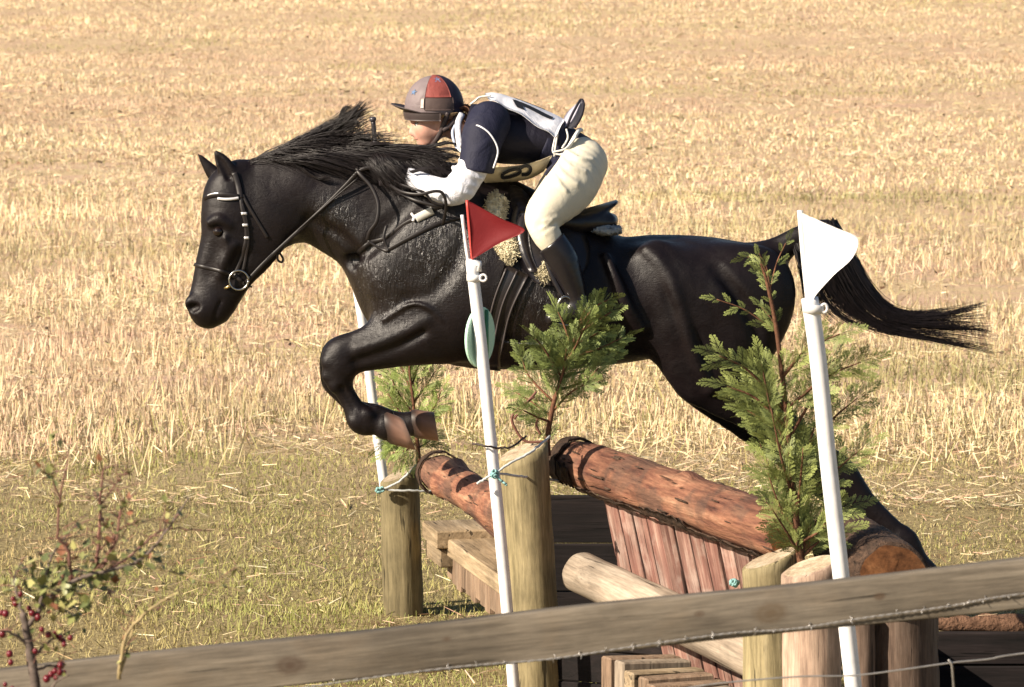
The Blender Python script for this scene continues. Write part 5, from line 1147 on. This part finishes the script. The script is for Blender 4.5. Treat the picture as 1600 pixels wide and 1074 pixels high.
wf = pole('white_flag', [(1265, 466), (1278, 560), (1294, 720), (1312, 880), (1332, 1060), (1338, 1120)], 0.0285, 16.95, 'white pennant on a white pole before the right-hand posts')
tube('staff', spline([W(1250, 329, 16.95), W(1256, 400, 16.95), W(1263, 470, 16.95)], 4), 0.010, MPVC, wf, 8)
pennant('flag', [((1252, 332), (1264, 338)), ((1254, 352), (1306, 356)), ((1256, 374), (1340, 372)), ((1258, 400), (1333, 402)), ((1260, 428), (1303, 430)), ((1262, 452), (1276, 460)), ((1263, 470), (1270, 472))], 16.945, MWFL, wf, 0.010, 0.6, -0.20)
cc = W(1271, 482, 16.95); tube('collar', np.array([cc + np.array((-0.002, 0, -0.014)), cc + np.array((0, 0, 0.014))]), 0.036, MSOIL, wf, 18)
tube('collar_ring', np.array([W(1288, 482, 16.93) + np.array((0.010 * math.cos(a), 0, 0.014 * math.sin(a))) for a in an]), 0.005, MSOIL, wf, 8)
pf = pole('white_pole', [(557, 444), (569, 520), (583, 630), (598, 742), (612, 850), (618, 960)], 0.0205, 21.52, 'thin bare white pole behind the far left post', 'pole')
tube('cap', np.array([W(555.8, 437, 21.52), W(556.2, 441, 21.52), W(556.8, 446, 21.52)]), [0.012, 0.022, 0.020], MPVC, pf, 14)

# ------------------------------------------------------------------ conifer boughs tied to the posts
MFOL = M_attr('conifer_leaf', 0.55, 0.3, 0.15); MTWIG = M_wood('conifer_twig', [(0.3, (0.10, 0.045, 0.025)), (0.6, (0.22, 0.10, 0.055)), (0.8, (0.30, 0.16, 0.09))], (1, 1, 1), 60, crack=False)
def frond_proto(seed):
    """flat fan of scale leaves, unit length along x: rows (x0, y0, x1, y1, width, tone)"""
    r = np.random.default_rng(seed); S_ = [(0, 0, 0.5, 0, 0.02, 0.3), (0.5, 0, 1.05, 0.02, 0.02, 0.9)]
    for q in range(9):
        t = 0.10 + 0.095 * q; 
        for sg in (-1, 1):
            L = 0.36 * (1 - t) ** 0.7 * r.uniform(0.75, 1.15) + 0.05; a = sg * (0.60 + r.normal(0, 0.08)); tt = t + 0.03 * sg
            x1, y1 = tt + L * math.cos(a), L * math.sin(a); S_.append((tt, 0, x1, y1, 0.013, 0.6))
            for z in range(4):
                u = 0.22 + 0.2 * z
                for s2 in (-1, 1):
                    l2 = (0.17 * (1 - u * 0.65) * r.uniform(0.7, 1.2)) * (0.4 + L); b = a * 0.92 + s2 * 0.42; bx, by = tt + (x1 - tt) * u, y1 * u
                    S_.append((bx, by, bx + l2 * math.cos(b), by + l2 * math.sin(b), 0.0115, 0.5 + 0.6 * u * (0.5 + t)))
    return np.array(S_)
PROTO = [frond_proto(s) for s in range(5)]
def bough(name, stem, branches, Y, r0, label, dens, size, seed, tint=(1, 1, 1), dy=0.12):
    rs = np.random.default_rng(seed); sp = spline([W(p[0], p[1], Y) for p in stem], 8)
    t = empty(name, sp[0], label, 'conifer branch', 'conifer boughs on the jump')
    tube('stem', sp, np.linspace(r0, r0 * 0.25, len(sp)), MTWIG, t, 9)
    V = []; C = []; K = 0
    def put(p, d, L):
        d = d / np.linalg.norm(d); nrm = np.array((rs.normal(0, 0.55), -1.0, rs.normal(0.25, 0.5))); yv = np.cross(nrm, d); yv /= np.linalg.norm(yv); nv = np.cross(d, yv)
        S_ = PROTO[rs.integers(5)]; tone = rs.uniform(0.55, 1.25); droop = rs.uniform(0.05, 0.25); cup = rs.uniform(-0.5, 0.3)
        def pt(x, y): return p + L * (np.outer(x, d) + np.outer(y, yv) - np.outer(x * x * droop, (0, 0, 1)) + np.outer(np.abs(y) * cup, nv))
        a = pt(S_[:, 0], S_[:, 1]); b = pt(S_[:, 2], S_[:, 3]); dx = S_[:, 2] - S_[:, 0]; dyy = S_[:, 3] - S_[:, 1]; ln = np.hypot(dx, dyy) + 1e-9
        w = (np.outer(-dyy / ln, d) + np.outer(dx / ln, yv)) * (S_[:, 4] * L * 0.75)[:, None]; mid = a * 0.45 + b * 0.55
        V.append(np.stack([a, mid + w, b, mid - w], 1).reshape(-1, 3))
        f = np.clip(S_[:, 5], 0, 1.3)[:, None] * tone; c = np.array((0.045, 0.062, 0.02)) * (1 - np.clip(f, 0, 1)) + np.array((0.34, 0.39, 0.12)) * f; C.append(np.repeat(c * np.array(tint), 4, axis=0))
    for bi, b in enumerate(branches):
        oz = rs.uniform(-dy, dy) if len(b) < 4 else b[3]; pts = b[:3] if len(b) >= 3 else b
        P = np.array([W(p[0], p[1], Y + oz * k / (len(pts) - 1)) for k, p in enumerate(pts)]); P = spline(P, 8)
        tube('branch', P, np.linspace(r0 * 0.42, 0.0018, len(P)), MTWIG, t, 6)
        L = np.linalg.norm(np.diff(P, axis=0), axis=1).sum(); n = max(4, int(L * dens))
        for q in range(n):
            s = (q + rs.random()) / n; i = min(int(s * (len(P) - 1)), len(P) - 2); f = s * (len(P) - 1) - i; p = P[i] * (1 - f) + P[i + 1] * f; d = P[i + 1] - P[i]; d /= np.linalg.norm(d)
            side_ = np.cross(d, (0, -1, 0.2)) * (1 if q % 2 else -1); put(p, d + side_ * rs.uniform(0.4, 1.0) + np.array((0, rs.normal(0, 0.45), 0.25)), size * rs.uniform(0.6, 1.15) * (1 - 0.4 * s))
        put(P[-1], P[-1] - P[-2], size * 0.8)
    n = int(np.linalg.norm(np.diff(sp, axis=0), axis=1).sum() * dens * 0.5)
    for q in range(n):
        s = rs.uniform(0.15, 1); i = min(int(s * (len(sp) - 1)), len(sp) - 2); d = sp[i + 1] - sp[i]; d /= np.linalg.norm(d)
        put(sp[i], d * 0.7 + np.array((rs.choice((-1, 1)) * rs.uniform(0.4, 1), rs.normal(0, 0.4), 0.2)), size * rs.uniform(0.5, 0.95) * (1 - 0.5 * s))
    V = np.vstack(V); o = obj('foliage', mesh_np('foliage', V, np.arange(len(V)).reshape(-1, 4), smooth=False, col=np.vstack(C)), MFOL, t); tag(o, kind='stuff')
    return t
bough('conifer_bough', [(1256, 900), (1248, 850), (1240, 770), (1228, 640), (1214, 520), (1198, 440), (1188, 412)],
      [[(1225, 640), (1170, 580), (1124, 556)], [(1228, 668), (1180, 622), (1136, 604)], [(1235, 720), (1192, 660), (1166, 640)], [(1240, 780), (1205, 735), (1186, 690)], [(1245, 830), (1218, 790), (1200, 740)],
       [(1222, 590), (1262, 545), (1312, 522)], [(1228, 640), (1290, 590), (1345, 566)], [(1235, 730), (1296, 660), (1340, 622)], [(1240, 790), (1305, 735), (1348, 700)], [(1246, 840), (1290, 805), (1330, 790)], [(1246, 850), (1280, 830), (1300, 800)], [(1250, 868), (1228, 830), (1206, 795)], [(1252, 872), (1278, 848), (1312, 832)], [(1250, 860), (1238, 820), (1226, 780)], [(1252, 870), (1262, 830), (1270, 790)],
       [(1230, 690), (1270, 620), (1300, 560)], [(1238, 760), (1262, 700), (1280, 640)], [(1243, 820), (1250, 760), (1255, 700)], [(1240, 780), (1222, 720), (1205, 640)], [(1230, 700), (1205, 640), (1190, 570)]],
      17.56, 0.016, 'tall bright green conifer bough standing between the right-hand post and log', 62, 0.145, 3)
bough('conifer_bough', [(1214, 522), (1206, 470), (1198, 420), (1186, 396)], [[(1214, 520), (1165, 485), (1120, 468)], [(1198, 425), (1184, 402), (1168, 402)], [(1204, 448), (1214, 410), (1228, 380)], [(1214, 520), (1206, 500), (1190, 480)]],
      17.86, 0.006, 'sparse thin conifer sprig rising against the horse hindquarters', 30, 0.08, 8, dy=0.04)
bough('conifer_bough', [(856, 712), (856, 680), (868, 620), (890, 555), (908, 500), (918, 478)],
      [[(862, 650), (830, 628), (804, 612)], [(866, 630), (828, 590), (815, 560)], [(878, 590), (850, 545), (836, 530)], [(895, 545), (880, 505), (872, 488)], [(905, 510), (930, 480), (952, 468)], [(905, 520), (935, 500), (955, 488)], [(890, 560), (935, 545), (972, 528)], [(880, 590), (930, 572), (962, 545)], [(872, 610), (915, 595), (935, 575)], [(866, 640), (890, 615), (915, 600)], [(860, 660), (835, 650), (815, 640)], [(885, 570), (905, 530), (920, 500)], [(895, 540), (915, 530), (935, 520)], [(876, 600), (860, 560), (862, 535)], [(868, 625), (880, 580), (885, 545)]],
      19.28, 0.013, 'bushy dark green conifer bough tied behind the centre post', 95, 0.12, 5, (0.86, 0.92, 0.9))
bough('conifer_bough', [(655, 730), (652, 690), (646, 630), (640, 580), (642, 556)],
      [[(650, 670), (622, 640), (606, 615)], [(648, 650), (620, 610), (610, 585)], [(645, 620), (630, 580), (624, 566)], [(646, 630), (668, 600), (680, 580)], [(650, 660), (676, 640), (690, 610)], [(652, 680), (625, 680), (606, 690)], [(652, 690), (632, 705), (614, 708)], [(644, 600), (655, 570), (664, 558)], [(653, 700), (670, 690), (676, 680)]],
      21.3, 0.011, 'small conifer bough behind the folded forelegs at the far post', 120, 0.125, 6, (0.95, 1.05, 0.95))

# ------------------------------------------------------------------ twine
MTW = M_plain('teal_twine', (0.22, 0.42, 0.42), 0.7, var=0.2, scale=60); MTWP = M_plain('pale_twine', (0.48, 0.50, 0.50), 0.7, var=0.2, scale=60)
def cord(t, pts, Y, r=0.005, m=None, wob=0.0):
    P = spline([W(p[0], p[1], Y + (p[2] if len(p) > 2 else 0)) for p in pts], 8); P = P + RNG.normal(0, 0.0012, P.shape); return tube('cord', P, r, m or MTWP, t, 6)
def knot(t, px, py, Y, m, s=1.0):
    for q in range(4):
        a = RNG.uniform(0, 6.28, 5); cord(t, [(px + 6 * s * math.cos(x), py + 5 * s * math.sin(x), -0.005 * k) for k, x in enumerate(a)], Y, 0.005, m)
tw = empty('twine', W(770, 740, 18.9), 'knotted pale twine around the centre post and flag pole', 'twine', 'twine bindings')
knot(tw, 772, 741, 18.93, MTW); cord(tw, [(772, 741), (800, 722, .03), (830, 706, .07), (860, 682, .2)], 18.96, m=MTWP); cord(tw, [(772, 739), (810, 744, .10), (850, 748, .3), (890, 756, .45)], 18.98); cord(tw, [(772, 741), (758, 748, 0), (746, 756, 0)], 18.92); cord(tw, [(772, 741), (784, 752, 0), (792, 758, 0)], 18.92, m=MTW)
cord(tw, [(738, 694, 0.02), (756, 696, -.03), (780, 700, 0.0), (800, 698, .03), (822, 682, .12)], 18.97, 0.004, M_plain('dark_wire', (0.05, 0.035, 0.03), 0.7))
tw2 = empty('twine', W(592, 766, 21.2), 'teal twine knotted at the left side of the far post', 'twine', 'twine bindings')
knot(tw2, 594, 766, 21.24, MTW, 0.9); cord(tw2, [(594, 766), (620, 755, .0), (640, 738, .02), (657, 720, .08)], 21.25); cord(tw2, [(594, 765), (630, 767, 0), (664, 768, .03), (690, 770, .08)], 21.255)
tw3 = empty('twine', W(1146, 910, 17.6), 'scrap of teal twine hanging beside the right-hand post', 'twine', 'twine bindings'); knot(tw3, 1147, 911, 17.72, MTW, 1.0)
# dead twig curl on top of the centre post
tg = empty('twig', W(810, 690, 19.3), 'bare reddish twig curling from the top of the centre post', 'twig')
for pts in ([(850, 690), (822, 690), (806, 672), (800, 652), (815, 635), (835, 620)], [(803, 655), (825, 628), (838, 612)], [(845, 680), (838, 665), (842, 648)]):
    tube('stem', spline([W(p[0], p[1], 19.25) for p in pts], 6), 0.005, M_plain('twig_bark', (0.15, 0.06, 0.04), 0.7), tg, 6)

# ------------------------------------------------------------------ rail fence in front
YF = 12.5
def _kx(px): return (px - 800) * PXM(YF) / math.cos(math.atan(112 / 1040))
KN = [(_kx(450), 0, -0.005, 0.030, (0.07, 0.045, 0.03)), (_kx(1212), 0, -0.002, 0.034, (0.10, 0.07, 0.042)), (_kx(1385), 0, 0.01, 0.012, (0.08, 0.05, 0.03)), (_kx(1100), 0, 0.015, 0.010, (0.09, 0.06, 0.04)), (_kx(700), 0, 0.02, 0.009, (0.09, 0.06, 0.04))]
MRAIL = M_wood('weathered_rail', [(0.2, (0.08, 0.065, 0.05)), (0.45, (0.175, 0.145, 0.11)), (0.65, (0.255, 0.215, 0.165)), (0.85, (0.36, 0.315, 0.255))], (0.06, 1, 1), 22, patch=(0.20, 0.15, 0.10), patch_scale=4, patch_rng=(0.5, 0.7), bmp=0.5, knots=KN)
fence = empty('rail_fence', (0, YF, zg(0, YF).item()), 'weathered horizontal timber rail with wire strands across the foreground', 'fence')
a = W(-330, 1125, YF); b = W(1930, 881, YF); d = (b - a); L = np.linalg.norm(d); x_ = d / L; y_ = np.array((0, 1, 0)); z_ = np.cross(x_, y_); c = (a + b) / 2 + y_ * 0.0325 - z_ * 0.057 - np.array((0, 0, 0.0))
# shift so that the upper front edge runs through (560, 990) and (1600, 878)
def edge(px): return 990 + (878 - 990) * (px - 560) / 1040
a = W(-1150, edge(-1150), YF); b = W(2750, edge(2750), YF); d = b - a; L = np.linalg.norm(d); x_ = d / L; z_ = np.cross(x_, y_); c = (a + b) / 2 + y_ * 0.0325 - z_ * 0.0575
nx = 150; G = []
sec = [(-1, -1), (-0.92, -1.04), (0.9, -1.0), (1, -0.9), (1, 0.9), (0.9, 1), (-0.9, 1), (-1, 0.9)]     # (z, y) outline of the board
V = []
for i in range(nx + 1):
    s = i / nx - 0.5
    for k, (sz, sy) in enumerate(sec):
        j = 0.0012 * math.sin(i * 0.4 + k * 0.6)
        V.append((s * L, sy * 0.0325 + j, sz * 0.0575 + 0.0025 * math.sin(i * 0.23 + (k > 2) * 2) ))
V = np.array(V); ix = np.arange((nx + 1) * 8).reshape(nx + 1, 8); Q = np.stack([ix[:-1], ix[1:], np.roll(ix, -1, 1)[1:], np.roll(ix, -1, 1)[:-1]], -1).reshape(-1, 4)
Mx = Matrix(((x_[0], y_[0], z_[0], c[0]), (x_[1], y_[1], z_[1], c[1]), (x_[2], y_[2], z_[2], c[2]), (0, 0, 0, 1)))
rail = obj('rail', mesh_np('rail', V, Q, smooth=True), MRAIL, fence, Mx); fix_normals(rail)
for px in (-1050, -250, 1850, 2650):
    pt = W(px, edge(px), YF + 0.13); round_wood('fence_post', gz(pt, zg(pt[0], pt[1]).item() - 0.3), pt + np.array((0, 0, 0.12)), 0.06, 0.058, MPINK, fence, MCUT, seed=px + 1400, rough=0.03)
MWIRE = M_plain('galvanised_wire', (0.42, 0.40, 0.38), 0.4, metal=0.7, var=0.2, scale=50)
wp = [(-1150, 1190), (-300, 1122), (0, 1106), (200, 1098), (420, 1082), (560, 1062), (720, 1042), (860, 1030), (1000, 1009), (1140, 990), (1240, 983), (1350, 966), (1480, 948), (1600, 928), (1900, 900), (2750, 810)]
A = spline(wp, 24); P1 = []; P2 = []
for k, q in enumerate(A):
    p = W(q[0], q[1], YF - 0.008); P1.append(p + 0.0016 * np.array((0, math.cos(k * 1.3), math.sin(k * 1.3)))); P2.append(p - 0.0016 * np.array((0, math.cos(k * 1.3), math.sin(k * 1.3))))
tube('barbed_wire', np.array(P1), 0.0013, MWIRE, fence, 5); tube('barbed_wire', np.array(P2), 0.0013, MWIRE, fence, 5)
for k in range(8, len(A), 7):
    p = W(A[k][0], A[k][1], YF - 0.008); r_ = RNG.normal(0, 1, 3) * np.array((0.3, 0.5, 1)); r_ /= np.linalg.norm(r_)
    tube('barb', np.array([p - r_ * 0.011, p - r_ * 0.003 + (0.003, 0, 0), p + r_ * 0.003 - (0.003, 0, 0), p + r_ * 0.011]), 0.0012, MWIRE, fence, 5)
A = spline([(1000, 1092), (1100, 1071), (1240, 1058), (1330, 1056), (1400, 1048), (1485, 1036), (1545, 1030), (1600, 1021), (1900, 985), (2750, 890)], 10); tube('wire_strand', np.array([W(q[0], q[1], YF - 0.02) for q in A]), 0.0021, MWIRE, fence, 7)
tube('wire_stay', spline([W(1482, 1031, YF - 0.024), W(1487, 1040, YF - 0.026), W(1490, 1074, YF - 0.02), W(1494, 1120, YF - 0.02)], 6), 0.0026, MWIRE, fence, 7)

# ------------------------------------------------------------------ hawthorn at the lower left
YB = 11.9; SB = PXM(YB)
bush = empty('hawthorn_bush', gz(W(60, 1120, YB), zg(-1.1, YB).item()), 'twiggy hawthorn bush with red berries growing at the lower left', 'bush')
MBK = M_plain('grey_bark', (0.13, 0.10, 0.085), 0.8, 0.2, var=0.4, scale=40, bmp=0.6, bscale=90); MRB = M_plain('red_twig', (0.19, 0.09, 0.07), 0.6, 0.3, var=0.3, scale=40); MGB = M_plain('straw_twig', (0.34, 0.26, 0.13), 0.7, var=0.3, scale=40)
bp = W(60, 1120, YB); groundp = np.array((bp[0] + 0.05, YB + 0.05, zg(bp[0], YB).item() - 0.05))
BR = [([(62, 1120), (54, 1060), (46, 1010), (36, 958)], 9, 6, MBK), ([(40, 985), (73, 939), (110, 912), (141, 899), (200, 884), (235, 862), (262, 826), (296, 778)], 4.5, 1.5, MBK),
      ([(150, 896), (152, 874), (156, 815), (158, 761), (164, 726)], 3.6, 1.4, MRB), ([(112, 912), (105, 858), (91, 838), (96, 770), (109, 700)], 3.2, 1.2, MRB), ([(62, 948), (73, 895), (87, 858), (120, 820)], 3, 1.2, MBK),
      ([(150, 897), (180, 850), (190, 795), (213, 770)], 3, 1, MRB), ([(170, 890), (205, 868), (250, 830), (285, 826), (330, 830)], 2.4, 0.9, MRB), ([(240, 888), (270, 895), (323, 909), (388, 927)], 2.2, 1.2, MGB), ([(186, 1062), (194, 1004), (214, 971), (245, 945), (279, 925)], 3.4, 1.2, MGB), ([(188, 1052), (206, 990), (212, 950)], 2.6, 1.2, MGB),
      ([(36, 960), (28, 930), (22, 905), (34, 880)], 3.4, 1.2, MBK), ([(46, 1010), (20, 990), (-6, 985)], 3, 1.5, MBK), ([(50, 1030), (80, 1000), (104, 990)], 2.6, 1.2, MBK), ([(52, 1050), (80, 1040), (100, 1042)], 2.4, 1.2, MBK), ([(64, 1110), (84, 1070), (108, 1055)], 2.6, 1.2, MBK), ([(155, 860), (185, 830), (196, 822), (215, 818)], 1.8, 0.8, MRB), ([(157, 790), (190, 745), (205, 740)], 1.6, 0.7, MRB), ([(95, 780), (80, 745), (72, 740)], 1.6, 0.7, MRB), ([(255, 838), (262, 800), (275, 770)], 1.6, 0.7, MBK)]
tube('stem', spline([groundp, W(66, 1200, YB), W(62, 1115, YB)], 6), 0.014, MBK, bush, 9)
LP = []
for k, (pts, r0, r1, mm) in enumerate(BR):
    oz = RNG.uniform(-0.06, 0.1) if k else 0.0
    A = spline(pts, 6); P = np.array([W(q[0], q[1], YB + oz * (i / len(A))) for i, q in enumerate(A)]); P += RNG.normal(0, 0.0012, P.shape); tube('branch', P, np.linspace(r0, r1, len(P)) * SB, mm, bush, 7)
    for q in P[3:]: LP.append((q, k))
tw_geo = []
for q in range(150):
    p, k = LP[RNG.integers(len(LP))]; d = RNG.normal(0, 1, 3) * np.array((1, 0.5, 1)); d[2] = abs(d[2]) * 0.8; d /= np.linalg.norm(d); L_ = RNG.uniform(14, 55) * SB
    tw_geo.append(tube_geo(spline([p, p + d * L_ * 0.5 + RNG.normal(0, 0.004, 3), p + d * L_], 4), np.linspace(0.0016, 0.0006, 9), 5)); LP.append((p + d * L_, k)); LP.append((p + d * L_ * 0.6, k))
tag(obj('twigs', mesh_np('twigs', *merge(tw_geo)), MRB, bush), kind='stuff')
# lobed leaf, shared by all
lv = [(0, 0, 0)]; out = [(0.02, 0.05), (0.25, 0.16), (0.38, 0.42), (0.45, 0.22), (0.62, 0.34), (0.66, 0.16), (0.85, 0.16), (1, 0)]
ring = [(x, y, 0.12 * abs(y) + 0.05 * x * x) for x, y in out] + [(x, -y, 0.12 * abs(y) + 0.05 * x * x) for x, y in out[-2::-1]]
spine = [(t, 0, 0.04 * t * t) for t in (0.3, 0.6)]
LVt = [(0, 0, 0)] + ring; lf = [(0, i, i + 1) for i in range(1, len(ring))]
LMAT = [M_plain('leaf_green', (0.21, 0.22, 0.075), 0.45, 0.4, var=0.3, scale=60), M_plain('leaf_yellow', (0.38, 0.36, 0.14), 0.45, 0.4, var=0.3, scale=60), M_plain('leaf_dark', (0.11, 0.13, 0.05), 0.4, 0.5, var=0.3, scale=60), M_plain('leaf_rust', (0.26, 0.11, 0.06), 0.5, 0.3, var=0.3, scale=60)]
LME = []
for q, mm in enumerate(LMAT):
    me = bpy.data.meshes.new('leaf'); me.from_pydata(LVt, [], lf); me.materials.append(mm); LME.append(me)
CL = [(40, 900), (128, 880), (205, 880), (170, 915), (60, 912), (82, 896), (95, 905), (72, 925), (118, 918), (140, 905), (152, 912), (135, 935), (108, 940), (92, 948), (122, 955), (148, 885), (45, 930), (20, 915), (165, 900), (88, 880), (235, 872), (255, 868), (60, 880), (180, 870), (110, 925), (100, 890), (75, 945)]
for q in range(620):
    if q < 330: cx, cy = CL[RNG.integers(len(CL))]; p = W(cx + RNG.normal(0, 9), cy + RNG.normal(0, 8), YB + RNG.uniform(-0.05, 0.1))
    else: p, _ = LP[RNG.integers(len(LP))]
    o = bpy.data.objects.new('leaf', LME[RNG.choice(4, p=(0.4, 0.27, 0.2, 0.13))]); s = RNG.uniform(11, 26) * SB if q < 330 else RNG.uniform(8, 18) * SB
    dv = Vector(RNG.normal(0, 1, 3)); Mx = Matrix.Translation(Vector(p)) @ dv.to_track_quat('X', 'Z').to_matrix().to_4x4() @ Matrix.Scale(s, 4); link(o, bush, Mx)
bm_ = ball('berry', (0, 0, 0), 1.0, M_plain('berry_red', (0.13, 0.008, 0.016), 0.3, 0.5, var=0.25, scale=3), bush, (1, 1, 1.1), 10, 8); bme = bm_.data; first = True
BC = [(22, 935), (30, 930), (10, 962), (3, 958), (52, 958), (44, 950), (92, 998), (100, 1002), (96, 1008), (76, 990), (66, 985), (14, 1022), (16, 1036), (92, 1040), (98, 1044), (86, 1048), (102, 1050), (94, 1052), (80, 1054), (72, 1060), (88, 1060), (10, 1070), (20, 1074), (30, 1078), (60, 965), (55, 1018), (5, 995), (26, 944), (108, 996), (84, 994)]
for q, (cx, cy) in enumerate(BC):
    o = bm_ if q == 0 else bpy.data.objects.new('berry', bme)
    Mx = Matrix.Translation(Vector(W(cx + RNG.normal(0, 1.5), cy + RNG.normal(0, 1.5), YB - 0.02 + RNG.normal(0, 0.015)))) @ Matrix.Scale(RNG.uniform(3.4, 6.0) * SB, 4)
    if q == 0: o.matrix_basis = Mx
    else: link(o, bush, Mx)
